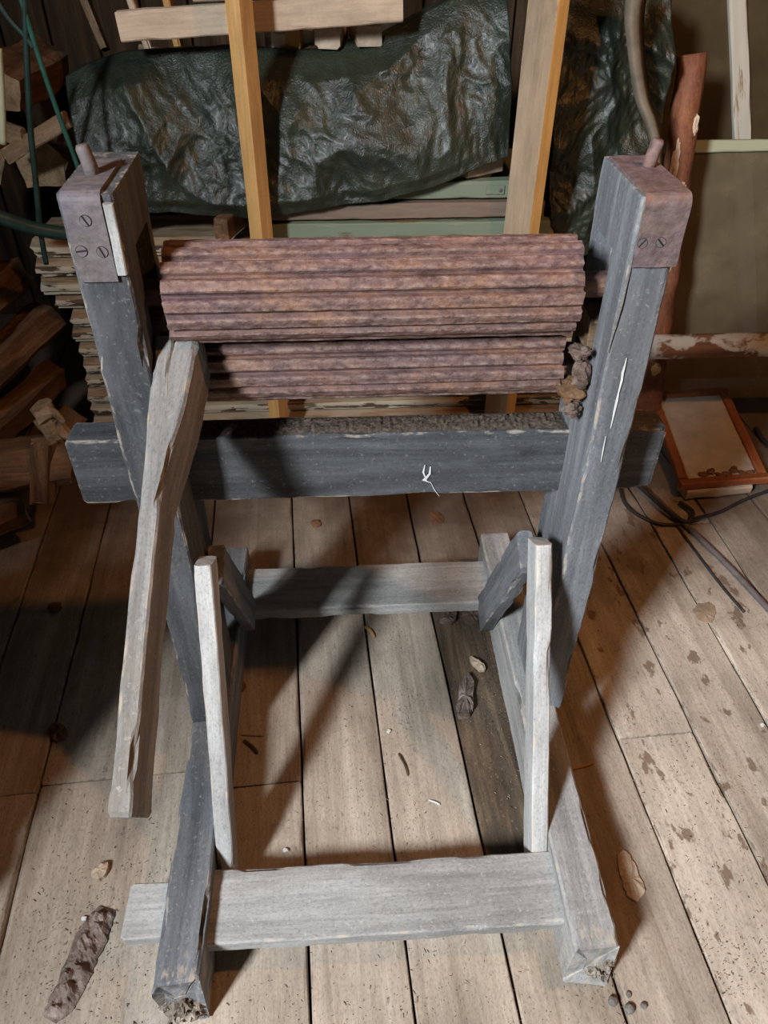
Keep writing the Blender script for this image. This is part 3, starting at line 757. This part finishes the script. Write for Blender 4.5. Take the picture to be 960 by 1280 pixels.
a = at(149, 33, 2.19); b = at(503, 8, 2.19)
o = timber('pale_plank', a, b, 0.04, 0.062, M['palepine'], None, seed=97, segs=20, chip=0.003)
tag(o, 'thick pale pine plank lying across above the tarp', 'plank')
a = at(240, -16, 2.32); b = at(470, -34, 2.32)
o = timber('pale_plank', a, b, 0.05, 0.06, M['palepine'], None, seed=98, segs=10, chip=0.003)
tag(o, 'pale plank partly hidden behind the thick pale plank, at the top edge', 'plank')
for nm, px, py, Y, sz, rz, m_, lb in (('wood_offcut', 362, 44, 2.33, (0.12, 0.05, 0.05), 0.4, 'sashwhite', 'pale rounded offcut under the thick plank, leftmost of the row'),
                                   ('wood_offcut', 376, 42, 2.36, (0.14, 0.04, 0.06), 1.3, 'pine', 'orange brown offcut end under the thick plank'),
                                   ('wood_offcut', 415, 42, 2.33, (0.14, 0.065, 0.05), 1.4, 'palepine', 'pinkish offcut end under the thick plank'),
                                   ('wood_offcut', 456, 40, 2.33, (0.14, 0.065, 0.045), 1.7, 'palepine', 'pale offcut end under the thick plank, rightmost of the row')):
    c = at(px, py, Y); d = Vector((cos(rz), sin(rz), 0))*sz[0]/2
    o = timber(nm, c-d, c+d, sz[1], sz[2], M[m_], None, seed=100+px, segs=6, chip=0.006); tag(o, lb, 'offcut')

# leaning slats in the dark upper left
for (x0, y0, x1, y1, Y, w_, m_, lb) in ((205, -20, 240, 125, 2.62, 0.075, 'pine', 'broad tan slat leaning in the dark behind the tarp'),
                                     (160, -10, 190, 70, 2.68, 0.04, 'palepine', 'narrow pale slat leaning left of the tan slat'),
                                     (98, -20, 132, 62, 2.6, 0.045, 'oldbrown', 'brown slat leaning in the dark above the tarp corner'),
                                     (176, 62, 208, 70, 2.66, 0.03, 'oldbrown', 'short brown stick in the dark above the tarp'),
                                     (8, 196, 86, 148, 2.27, 0.04, 'oldbrown', 'brown stick lying crosswise behind the green rods'),
                                     (-10, 160, 30, 172, 2.3, 0.05, 'oldbrown', 'brown split stick at the left edge behind the green rods')):
    a = at(x0, y0, Y); b = at(x1, y1, Y-0.05)
    o = timber('kindling_stick', a, b, 0.02, w_, M[m_], None, up=(0, -1, 0.2) if abs(x1-x0) < abs(y1-y0) else (0, 0, 1), seed=120+x0, segs=8, chip=0.004); tag(o, lb, 'stick')

# green rods and hose, upper left
for P, r, m_, lb in (([(18, -30), (45, 60), (72, 140), (96, 205), (112, 260)], 0.006, 'greenrod', 'green rod slanting down to the left post top'),
                  ([(30, -30), (33, 60), (38, 160), (45, 230), (50, 285), (58, 330)], 0.007, 'hosegreen', 'dark green rod standing upright near the left edge'),
                  ([(-10, -10), (10, 22), (30, 44), (42, 60)], 0.006, 'hosegreen', 'dark green rod end at the upper left corner'),
                  ([(-2, 60), (2, 120), (4, 180)], 0.008, 'sashgreen', 'pale thin stick at the far left edge')):
    V, F = tube_mesh(smooth_path([at(x, y, 2.0) for x, y in P], 6), r, 8)
    o = mesh_obj('green_rod' if 'rod' in lb else 'thin_stick', V, F, M[m_], None, None, None, True); tag(o, lb, 'rod' if 'rod' in lb else 'stick')
V, F = tube_mesh(smooth_path([at(-40, 262, 1.9), at(0, 272, 1.92), at(40, 285, 1.95), at(82, 292, 1.98), at(120, 294, 2.0)], 6), 0.017, 12)
o = mesh_obj('garden_hose', V, F, M['hosegreen'], None, None, None, True); tag(o, 'thick dark green hose by the left post', 'hose')

# ------------------------------------------------------------------ firewood
def split_log(c, L, r, d, seed, label, roll=0.0, mats=('firewood', 'fireend'), group='firewood heap at the left'):
    rnd = random.Random(seed); n = rnd.choice((4, 5, 5, 6)); base = []
    for k in range(n):
        t = 2*pi*(k+rnd.uniform(-0.25, 0.25))/n; q = r*rnd.uniform(0.72, 1.12); base.append((cos(t)*q, sin(t)*q))
    sec = []
    for k in range(n):
        a = base[k]; b = base[(k+1) % n]
        for s in range(4): sec.append((a[0]+(b[0]-a[0])*s/4, a[1]+(b[1]-a[1])*s/4))
    m = len(sec); S = 12; V = []; F = []; fm = []
    for i in range(S+1):
        x = -L/2+L*i/S
        for (y, z) in sec:
            q = 1+0.16*noise.noise(Vector((x*7, y*18+seed, z*18)))+0.08*noise.noise(Vector((x*25, y*50+seed, z*50)))
            V.append((x+(0.012*noise.noise(Vector((y*30, z*30, seed))) if i in (0, S) else 0), y*q+0.02*noise.noise(Vector((x*3, seed, 1))), z*q+0.02*noise.noise(Vector((x*3, seed, 7)))))
    for i in range(S):
        for j in range(m):
            a = i*m+j; b = i*m+(j+1) % m; F.append((a, b, b+m, a+m)); fm.append(0)
    F.append(tuple(range(m))); F.append(tuple(range(S*m, (S+1)*m))[::-1]); fm += [1, 1]
    d = Vector(d).normalized()
    Mx = frame(Vector(c)-d, Vector(c)+d) @ Matrix.Rotation(roll, 4, 'X')
    o = mesh_obj('firewood_log', V, F, [M[mats[0]], M[mats[1]]], Mx, None, None, False, fm)
    tag(o, label, 'log', group); return o
rnd = random.Random(5)
rows = [(0.085, [(-0.93, 1.86), (-1.11, 1.80), (-1.29, 1.78), (-1.47, 1.76)]), (0.245, [(-0.97, 1.92), (-1.16, 1.86), (-1.34, 1.84)]), (0.40, [(-0.98, 1.97), (-1.16, 1.94), (-1.33, 1.90)]), (0.55, [(-1.02, 2.02), (-1.20, 2.0)]), (0.69, [(-1.07, 2.06), (-1.24, 2.02)])]
names_ = ['lowest row', 'second row', 'third row', 'fourth row', 'top row']
kk = 0
for ri, (z, L_) in enumerate(rows):
    for ci, (x, y) in enumerate(L_):
        kk += 1
        split_log((x, y+0.1, z), rnd.uniform(0.36, 0.46), rnd.uniform(0.062, 0.071), (rnd.uniform(-0.35, 0.35), 1, rnd.uniform(-0.12, 0.12)), 200+kk, '%s brown split log from the board stack in the %s of the firewood heap' % (ORD[ci], names_[ri]), rnd.random()*6)
for k, (x, y, z, lb) in enumerate(((-1.02, 2.52, 0.86, 'dark log behind the green rods, level with the post top'), (-1.22, 2.5, 0.88, 'dark log at the left edge behind the green rods'), (-1.08, 2.58, 1.03, 'dark log high in the upper left corner'), (-0.90, 2.62, 1.02, 'dark log high up left of the tarp corner'), (-1.28, 2.56, 1.04, 'dark log at the left edge of the upper left corner'), (-0.86, 2.55, 0.84, 'dark log low behind the left post top'))):
    split_log((x, y, z), 0.34, 0.078, (rnd.uniform(-0.3, 0.3), 1, rnd.uniform(-0.1, 0.1)), 430+k, lb, rnd.random()*6, group='logs heaped in the dark upper left')
# unseen logs added outside the frame to shade the left floor
for k, (x, z) in enumerate([(-0.90-dx*0.2, 0.095+dz*0.195) for dz in range(5) for dx in range(2)]):
    split_log((x+0.03, 0.70, z), 0.40, 0.086, (rnd.uniform(-0.03, 0.03), 1, 0), 300+k, 'brown split log added just outside the left edge to shade the floor', rnd.random()*6)
# splintered pale root piece and small bits at the foot of the heap
def spike(name, pts, rad, mat, label, cat, seed):
    V, F = tube_mesh(smooth_path(pts, 6), [rad[0]+(rad[1]-rad[0])*i/(6*(len(pts)-1)) for i in range(6*(len(pts)-1)+1)], 8, jitter=0.55, seed=seed)
    o = mesh_obj(name, V, F, mat, None, None, None, False)
    return tag(o, label, cat)
rootp = empty('splintered_root', at(75, 560, 1.72)); tag(rootp, 'pale splintered root with pointed ends beside the beam end', 'root')
for k, (P, r_) in enumerate((([(52, 505), (72, 535), (95, 548), (119, 551)], (0.030, 0.004)), ([(60, 525), (70, 555), (72, 588)], (0.028, 0.006)), ([(48, 520), (66, 515), (80, 527)], (0.020, 0.006)))):
    V, F = tube_mesh(smooth_path([at(x, y, 1.72-0.01*k) for x, y in P], 6), [r_[0]+(r_[1]-r_[0])*i/(6*(len(P)-1)) for i in range(6*(len(P)-1)+1)], 8, jitter=0.6, seed=k)
    mesh_obj('root_spike', V, F, M['fireend'], None, rootp)
split_log(at(20, 585, 1.66), 0.26, 0.075, (1, 0.25, -0.1), 401, 'reddish brown log lying at the left edge below the root', 1.0)
split_log(at(0, 650, 1.62)+Vector((-0.05, 0, 0.0)), 0.22, 0.06, (1, 0.6, 0), 402, 'brown log end at the left edge on the floor', 2.0)
split_log(at(52, 590, 1.64), 0.16, 0.040, (0.1, 0.3, 1), 403, 'short upright brown billet beside the pale root', 2.6)

# ------------------------------------------------------------------ right side: log pole, pipe, sashes, frame, cables
base = Vector((1.035, 2.16, 0.0)); tip = at(866, 68, 2.42)
n_ = 26; pts = [base.lerp(tip, i/n_)+Vector((0.010*noise.noise(Vector((i*0.35, 0, 1))), 0, 0)) for i in range(n_+1)]
V, F = tube_mesh(pts, [0.047-0.006*i/n_ for i in range(n_+1)], 18, jitter=0.16, seed=3)
zax = (tip-base)
fr_m = frame(base, tip, (0, -1, 0)); inv = fr_m.inverted()
o = empty('log_pole', base); tag(o, 'reddish brown peeled log pole leaning beside the right post', 'log')
pm = mesh_obj('trunk', [inv @ v for v in V], F, M['pole'], fr_m, o, None, True)
q = on_plane(805, 470, Vector((0, 2.13, 0)), Vector((0, 1, 0)))
ax = base.lerp(tip, 0.22)
kn = lump('knot', (ax.x-0.004, ax.y-0.043, ax.z), (0.016, 0.010, 0.024), M['pine'], o, 6, 0.25, 3); tag(kn, 'pale orange knot')
for k, (f, dx, sx, sz_) in enumerate(((0.76, -0.022, 0.014, 0.060), (0.70, 0.004, 0.012, 0.035), (0.50, -0.008, 0.011, 0.04), (0.85, 0.020, 0.008, 0.03))):
    ax = base.lerp(tip, f)
    pa = lump('bare_patch', (ax.x+dx, ax.y-0.034, ax.z), (sx, 0.010, sz_), M['palepine'], o, 11+k, 0.5, 3, (-0.22, 0, 0))

Yp = 2.06
pip = empty('rusty_pipe', (1.78, Yp, 0)); tag(pip, 'horizontal iron pipe with flaking white paint and rust, beside the log pole', 'pipe')
a = at(812, 434, Yp); zc = a.z
V, F = tube_mesh([(1.78-(1.78-a.x)*i/24, Yp, zc) for i in range(25)], 0.037, 18, jitter=0.05)
mesh_obj('rail_pipe', [Vector(v)-Vector((1.3, Yp, zc)) for v in V], F, M['pipe'], Matrix.Translation((1.3, Yp, zc)), pip, None, True)
V, F = tube_mesh([(1.80, Yp, 0.0), (1.80, Yp, zc*0.5), (1.80, Yp, zc+0.05)], 0.034, 14)
mesh_obj('leg_pipe', V, F, M['pipe'], None, pip, None, True)

# old window sashes leaning on the back
pp = Vector((0, 2.38, 0)); pn = Vector((0.0, cos(0.17), -sin(0.17)))
def W1(x, y): return on_plane(x, y, pp, pn)
sf = empty('old_window', W1(950, 520)); tag(sf, 'pale olive window sash with a big dusty pane, leaning behind the pipe', 'window sash')
upn = -pn
timber('top_rail', W1(790, 184), W1(1060, 180), 0.035, 0.030, M['sashgreen'], sf, up=upn, seed=131, segs=14, chip=0.003)
timber('bottom_rail', W1(790, 518), W1(1060, 515), 0.035, 0.030, M['sashgreen'], sf, up=upn, seed=132, segs=14, chip=0.004)
timber('stile', W1(796, 192), W1(805, 508), 0.04, 0.030, M['sashgreen'], sf, up=upn, seed=133, segs=14, chip=0.003)
timber('stile', W1(1055, 190), W1(1050, 508), 0.04, 0.030, M['sashgreen'], sf, up=upn, seed=134, segs=14, chip=0.003)
def pane(name, quad, nrm, mat, parent, t=0.003):
    V = [q for q in quad]+[q+nrm*t for q in quad]
    return mesh_obj(name, V, [(0, 1, 2, 3), (4, 5, 6, 7), (0, 1, 5, 4), (1, 2, 6, 5), (2, 3, 7, 6), (3, 0, 4, 7)], mat, None, parent)
pane('pane', [W1(800, 190), W1(1050, 190), W1(1048, 510), W1(805, 510)], pn, M['glass'], sf)
pp2 = Vector((0, 2.52, 0))
def W2(x, y): return on_plane(x, y, pp2, pn)
sb = empty('old_window', W2(938, 470)); tag(sb, 'taller dirty white window sash standing behind the olive sash', 'window sash')
timber('mullion', W2(918, -60), W2(938, 478), 0.055, 0.036, M['sashwhite'], sb, up=upn, seed=135, segs=20, chip=0.003)
timber('side_stile', W2(740, -60), W2(775, 478), 0.05, 0.036, M['sashwhite'], sb, up=upn, seed=136, segs=20, chip=0.003)
timber('bottom_rail', W2(765, 492), W2(1100, 486), 0.06, 0.034, M['sashwhite'], sb, up=upn, seed=137, segs=14, chip=0.003)
pane('pane', [W2(745, -60), W2(907, -60), W2(926, 478), W2(775, 478)], pn, M['glassback'], sb)
pane('pane', [W2(931, -60), W2(1100, -60), W2(1100, 478), W2(950, 478)], pn, M['glassback'], sb)

# picture frame lying on a board
fa = atz(852, 607, 0.062); fb = atz(962, 599, 0.062)
ex = (fb-fa); ex.z = 0; Wf = ex.length; ex.normalize(); ey = Vector((-ex.y, ex.x, 0)); 
Hf = 0.46
pf = empty('picture_frame', fa+ex*Wf/2+ey*Hf/2); tag(pf, 'orange brown varnished picture frame with dusty glass lying on the floor', 'picture frame')
def fp(u, v, z=0.055): q = fa+ex*u+ey*v+ex*(0.14*v); return Vector((q.x, q.y, z+0.10*v))
tr = 0.028
timber('frame_rail', fp(-0.002, tr/2), fp(Wf+0.002, tr/2), tr, 0.024, M['orange'], pf, seed=141, segs=14, chip=0.001)
timber('frame_rail', fp(-0.002, Hf-tr/2), fp(Wf+0.002, Hf-tr/2), tr, 0.024, M['orange'], pf, seed=142, segs=14, chip=0.001)
timber('frame_rail', fp(tr/2, tr), fp(tr/2, Hf-tr), tr, 0.024, M['orange'], pf, seed=143, segs=14, chip=0.001)
timber('frame_rail', fp(Wf-tr/2, tr), fp(Wf-tr/2, Hf-tr), tr, 0.024, M['orange'], pf, seed=144, segs=14, chip=0.001)
pane('pane', [fp(tr*0.8, tr*0.8, 0.052), fp(Wf-tr*0.8, tr*0.8, 0.052), fp(Wf-tr*0.8, Hf-tr*0.8, 0.052), fp(tr*0.8, Hf-tr*0.8, 0.052)], Vector((0, 0, 1)), M['glassframe'], pf)
for k in range(7):
    c = fp(0.085+0.025*k, 0.045+0.012*sin(k*2), 0.060)
    lf = lump('dry_leaf', c, (0.016, 0.011, 0.004), M['leaf'], None, 150+k, 0.7, 2, (0, 0, k*1.1)); tag(lf, 'curled dry leaf on the dusty glass of the picture frame', 'leaf', 'leaves on the picture frame')
bb = timber('support_board', fp(0.02, 0.025, 0.0205), fp(0.02+Wf*0.75, 0.03, 0.0205), 0.06, 0.035, M['palepine'], None, seed=151, segs=10, chip=0.003)
tag(bb, 'pale board under the front edge of the picture frame', 'board')
b2 = timber('support_block', fp(0.03, Hf-0.06, 0.018)*1.0, fp(Wf-0.03, Hf-0.06, 0.018), 0.08, 0.045, M['oldbrown'], None, seed=152, segs=10, chip=0.003)
tag(b2, 'dark block propping the far end of the picture frame', 'block')

# cables and rods on the floor at the right
def cable(P, r, mat, label, name='cable', z=None):
    pts = smooth_path([atz(x, y, r if len(q_) == 0 else q_[0]) for x, y, *q_ in P], 8)
    V, F = tube_mesh(pts, r, 8); o = mesh_obj(name, V, F, M[mat], None, None, None, True); tag(o, label, 'cable' if name == 'cable' else 'rod')
cable([(795, 604), (820, 625), (850, 650), (880, 678), (915, 712), (958, 758), (1000, 800)], 0.0085, 'rod', 'grey straight rod running from the beam end to the right edge', 'metal_rod')
cable([(776, 612), (782, 630), (800, 645), (825, 655), (850, 655), (870, 648, 0.02), (900, 640), (930, 625), (965, 612)], 0.0055, 'hose', 'thin dark cable curving across below the picture frame')
cable([(798, 606, 0.02), (815, 622, 0.02), (835, 640, 0.02), (858, 652, 0.02), (866, 640, 0.02), (850, 628, 0.012)], 0.0065, 'hose', 'short dark cable loop beside the beam end')
cable([(845, 655), (870, 690), (900, 730), (930, 765)], 0.0035, 'hose', 'thin dark wire left of the grey rod')
cable([(945, 535), (952, 548), (962, 558)], 0.008, 'hose', 'dark cable end right of the picture frame')

# ------------------------------------------------------------------ floor pieces
def slab(name, pxs, z, t, mat, label, cat, seed=0, tilt=0.0, group=None):
    """thin piece whose outline is given on the floor"""
    pts = [atz(x, y, z) for x, y in pxs]; c = sum(pts, Vector())/len(pts)
    for _ in range(2):
        pts = [q for i in range(len(pts)) for q in (pts[i].lerp(pts[(i+1) % len(pts)], 0.22), pts[i].lerp(pts[(i+1) % len(pts)], 0.78))]
    fine = []
    for i, p in enumerate(pts):
        q = pts[(i+1) % len(pts)]
        for s in range(2):
            v = p.lerp(q, s/2)-c
            v += noise.noise_vector(Vector((v.x*70, v.y*70, seed)))*0.005+noise.noise_vector(Vector((v.x*220, v.y*220, seed)))*0.002; v.z = 0
            fine.append(v)
    n = len(fine); V = [Vector((v.x*1.03, v.y*1.03, 0)) for v in fine]
    V += [Vector((v.x, v.y, t*(0.8+0.5*noise.noise(v*50)))) for v in fine]
    V += [Vector((v.x*0.55, v.y*0.55, t*(1.15+0.9*noise.noise(v*70)))) for v in fine]
    V.append(Vector((0, 0, t*1.2)))
    F = [tuple(range(n))[::-1]]
    for i in range(n):
        k = (i+1) % n
        F += [(i, k, n+k, n+i), (n+i, n+k, 2*n+k, 2*n+i), (2*n+i, 2*n+k, 3*n)]
    o = mesh_obj(name, V, F, mat, Matrix.Translation(c) @ Matrix.Rotation(tilt, 4, 'X'), None)
    return tag(o, label, cat, group)
# long bark strip at the lower left, in lumpy relief
def bark_strip(name, pxs, wid, t, mat, label, seed):
    P = smooth_path([atz(x, y, 0.001) for x, y in pxs], 12); m = len(P); V = []; F = []; nw = 12
    for i, p in enumerate(P):
        f = i/(m-1); d = (P[min(i+1, m-1)]-P[max(i-1, 0)]).normalized(); s = Vector((-d.y, d.x, 0))
        ww = wid*(0.25+0.75*sin(pi*min(1, f*0.8+0.12)))*(1+0.35*noise.noise(p*22))
        for j in range(nw+1):
            u = -1+2*j/nw
            q = p+s*(u*ww*0.5*(1+0.15*noise.noise(Vector((f*22, u, seed)))))
            h = t*(1-abs(u)**2.2)*(0.65+0.8*noise.fractal(Vector((q.x*45, q.y*45, seed)), 1, 2, 4))*min(1, f*9, (1-f)*9)
            q.z = 0.0015+max(0, h); V.append(q)
    for i in range(m-1):
        for j in range(nw):
            a = i*(nw+1)+j; F.append((a, a+1, a+nw+2, a+nw+1))
    o = mesh_obj(name, V, F, mat)
    sm = o.modifiers.new('thickness', 'SOLIDIFY'); sm.thickness = 0.002
    return tag(o, label, 'bark')
bark_strip('bark_strip', [(134, 1135), (118, 1165), (100, 1205), (85, 1240), (62, 1275)], 0.058, 0.022, M['palebark'], 'long rough strip of bark on the floor at the lower left', 1)
slab('wood_chip', [(768, 1066), (785, 1064), (806, 1112), (800, 1128), (782, 1126)], 0.001, 0.006, M['palepine'], 'pale wood chip in the shadow beside the right runner', 'chip', 3)
slab('bark_piece', [(577, 845), (593, 848), (590, 896), (575, 900), (570, 890)], 0.002, 0.016, M['palebark'], 'upright oblong bark piece on the damp dark floorboard', 'bark', 4)
slab('bark_piece', [(584, 820), (602, 829), (608, 840), (596, 840)], 0.002, 0.010, M['palepine'], 'pale pointed chip beside the oblong bark piece', 'bark', 5)
slab('bark_piece', [(575, 765), (606, 762), (600, 778), (580, 780)], 0.002, 0.010, M['bark'], 'dark bark flake near the rear rail on the damp board', 'bark', 6)
slab('bark_piece', [(550, 770), (572, 764), (568, 780), (552, 782)], 0.002, 0.012, M['bark'], 'reddish bark crumb under the rear rail on the damp board', 'bark', 7)
slab('dry_leaf', [(866, 758), (890, 752), (897, 770), (884, 782), (868, 772)], 0.001, 0.002, M['litter'], 'dry leaf lying on the floor at the right', 'leaf', 8)
slab('dry_leaf', [(386, 652), (400, 650), (402, 657), (392, 660)], 0.001, 0.004, M['leaf'], 'dry leaf on the floor between the rails and the beam', 'leaf', 9)
slab('dry_leaf', [(534, 640), (552, 642), (556, 654), (540, 656)], 0.001, 0.003, M['leaf'], 'broad dry leaf on the floor beyond the rear rail', 'leaf', 10)
slab('dry_leaf', [(60, 755), (76, 752), (78, 762), (64, 768)], 0.001, 0.004, M['leaf'], 'dry leaf on the shaded floorboard at the left', 'leaf', 11)
slab('bark_piece', [(60, 908), (80, 905), (86, 922), (66, 930)], 0.001, 0.008, M['leaf'], 'reddish crumbled bark on the board joint at the left', 'bark', 12)
slab('bark_piece', [(118, 1082), (138, 1078), (136, 1096), (114, 1104)], 0.001, 0.010, M['palepine'], 'pale crumbled wood above the long bark strip', 'bark', 13)
slab('bark_piece', [(295, 852), (305, 850), (308, 862), (297, 866)], 0.001, 0.005, M['leaf'], 'small brown flake beside the left brace', 'bark', 14)
PEB = ['leftmost small round grey pebble by the right runner end', 'largest small grey pebble by the right runner end', 'rightmost small grey pebble by the right runner end', 'smallest grey pebble right behind the other three']
for k, (x, y, r) in enumerate(((766, 1252, 0.008), (787, 1261, 0.009), (805, 1257, 0.006), (786, 1243, 0.005))):
    s_ = lump('pebble', atz(x, y, r*0.7), (r, r, r*0.75), M['stone'], None, 160+k, 0.3, 2); tag(s_, PEB[k], 'pebble', 'pebbles at the right runner')
for k, (x, y, lb) in enumerate(((357, 1063, 'white paint crumb on the floor inside the left brace'), (486, 914, 'white paint crumb in the middle of the lit floor'), (953, 906, 'white paint crumb on the floor at the right edge'), (105, 1148, 'white paint crumb beside the long bark strip'))):
    s_ = lump('paint_crumb', atz(x, y, 0.003), (0.005, 0.004, 0.003), M['white'], None, 170+k, 0.4, 2, (0, 0, k), 2, 0.4); tag(s_, lb, 'crumb')
def stick(x0, y0, x1, y1, r, mat, label, seed):
    P = [atz(x0, y0, r), atz((x0+x1)/2+2, (y0+y1)/2, r+0.002), atz(x1, y1, r)]
    V, F = tube_mesh(smooth_path(P, 4), [r*0.6]+[r]*7+[r*0.4], 6, jitter=0.5, seed=seed); o = mesh_obj('splinter', V, F, M[mat]); tag(o, label, 'splinter')
stick(498, 942, 510, 970, 0.0028, 'litterdark', 'dark splinter on the lit floor inside the frame', 1)
stick(712, 962, 744, 953, 0.0025, 'pine', 'yellow straw lying beside the right runner', 2)
stick(456, 783, 468, 797, 0.0035, 'pine', 'short yellow splinter in front of the rear rail', 3)
stick(300, 918, 330, 920, 0.002, 'litter', 'thin stalk lying on the floor beside the left brace', 4)
stick(305, 925, 322, 942, 0.0035, 'litterdark', 'short dark splinter beside the left brace', 5)
stick(536, 1000, 550, 1006, 0.002, 'white', 'tiny white splinter on the lit floor', 6)

# scattered crumbs: nobody could count these
def scatter(name, mat, label, spots, count, size, seed):
    rnd = random.Random(seed); V = []; F = []
    for _ in range(count):
        (x, y, sx, sy) = rnd.choice(spots)
        p = Vector((rnd.gauss(x, sx), rnd.gauss(y, sy), 0.0))
        if not(-1.0 < p.x < 1.7 and 0.3 < p.y < 2.1): continue
        a = rnd.random()*6.28; l = size*rnd.uniform(0.5, 2.6); w_ = size*rnd.uniform(0.3, 0.7); h = size*rnd.uniform(0.2, 0.5); l = l*0.7 if rnd.random() < 0.7 else l*1.3
        d = Vector((cos(a), sin(a), 0)); e = Vector((-sin(a), cos(a), 0)); b = len(V)
        z = Vector((0, 0, 1))
        V += [p-d*l-e*w_*0.5, p+d*l-e*w_*0.3, p+d*l*0.8+e*w_*0.5, p-d*l*0.7+e*w_, p+z*h*2+d*l*0.2]
        F += [(b, b+1, b+4), (b+1, b+2, b+4), (b+2, b+3, b+4), (b+3, b, b+4), (b+3, b+2, b+1, b)]
    o = mesh_obj(name, V, F, mat); tag(o, label, 'debris', kind='stuff')
gl = [(-0.62, 1.0), (0.112, 0.9), (0.645, 0.8), (0.825, 0.9)]
sp = [(0.3, 1.0, 0.7, 0.5), (0.11, 0.95, 0.02, 0.3), (0.05, 0.9, 0.12, 0.2), (0.37, 1.1, 0.05, 0.2), (0.75, 0.75, 0.15, 0.2), (0.9, 1.3, 0.25, 0.25), (-0.5, 0.6, 0.08, 0.12), (-0.55, 0.75, 0.12, 0.25), (0.6, 0.5, 0.1, 0.05), (0.1, 0.45, 0.3, 0.05)]
scatter('floor_litter', M['litter'], 'pale wood crumbs scattered over the floorboards', sp, 1800, 0.0014, 1)
scatter('floor_litter', M['litterdark'], 'dark dirt crumbs scattered over the floorboards', sp+[(0.38, 1.12, 0.045, 0.12), (0.38, 1.3, 0.05, 0.1)], 2600, 0.0015, 2)
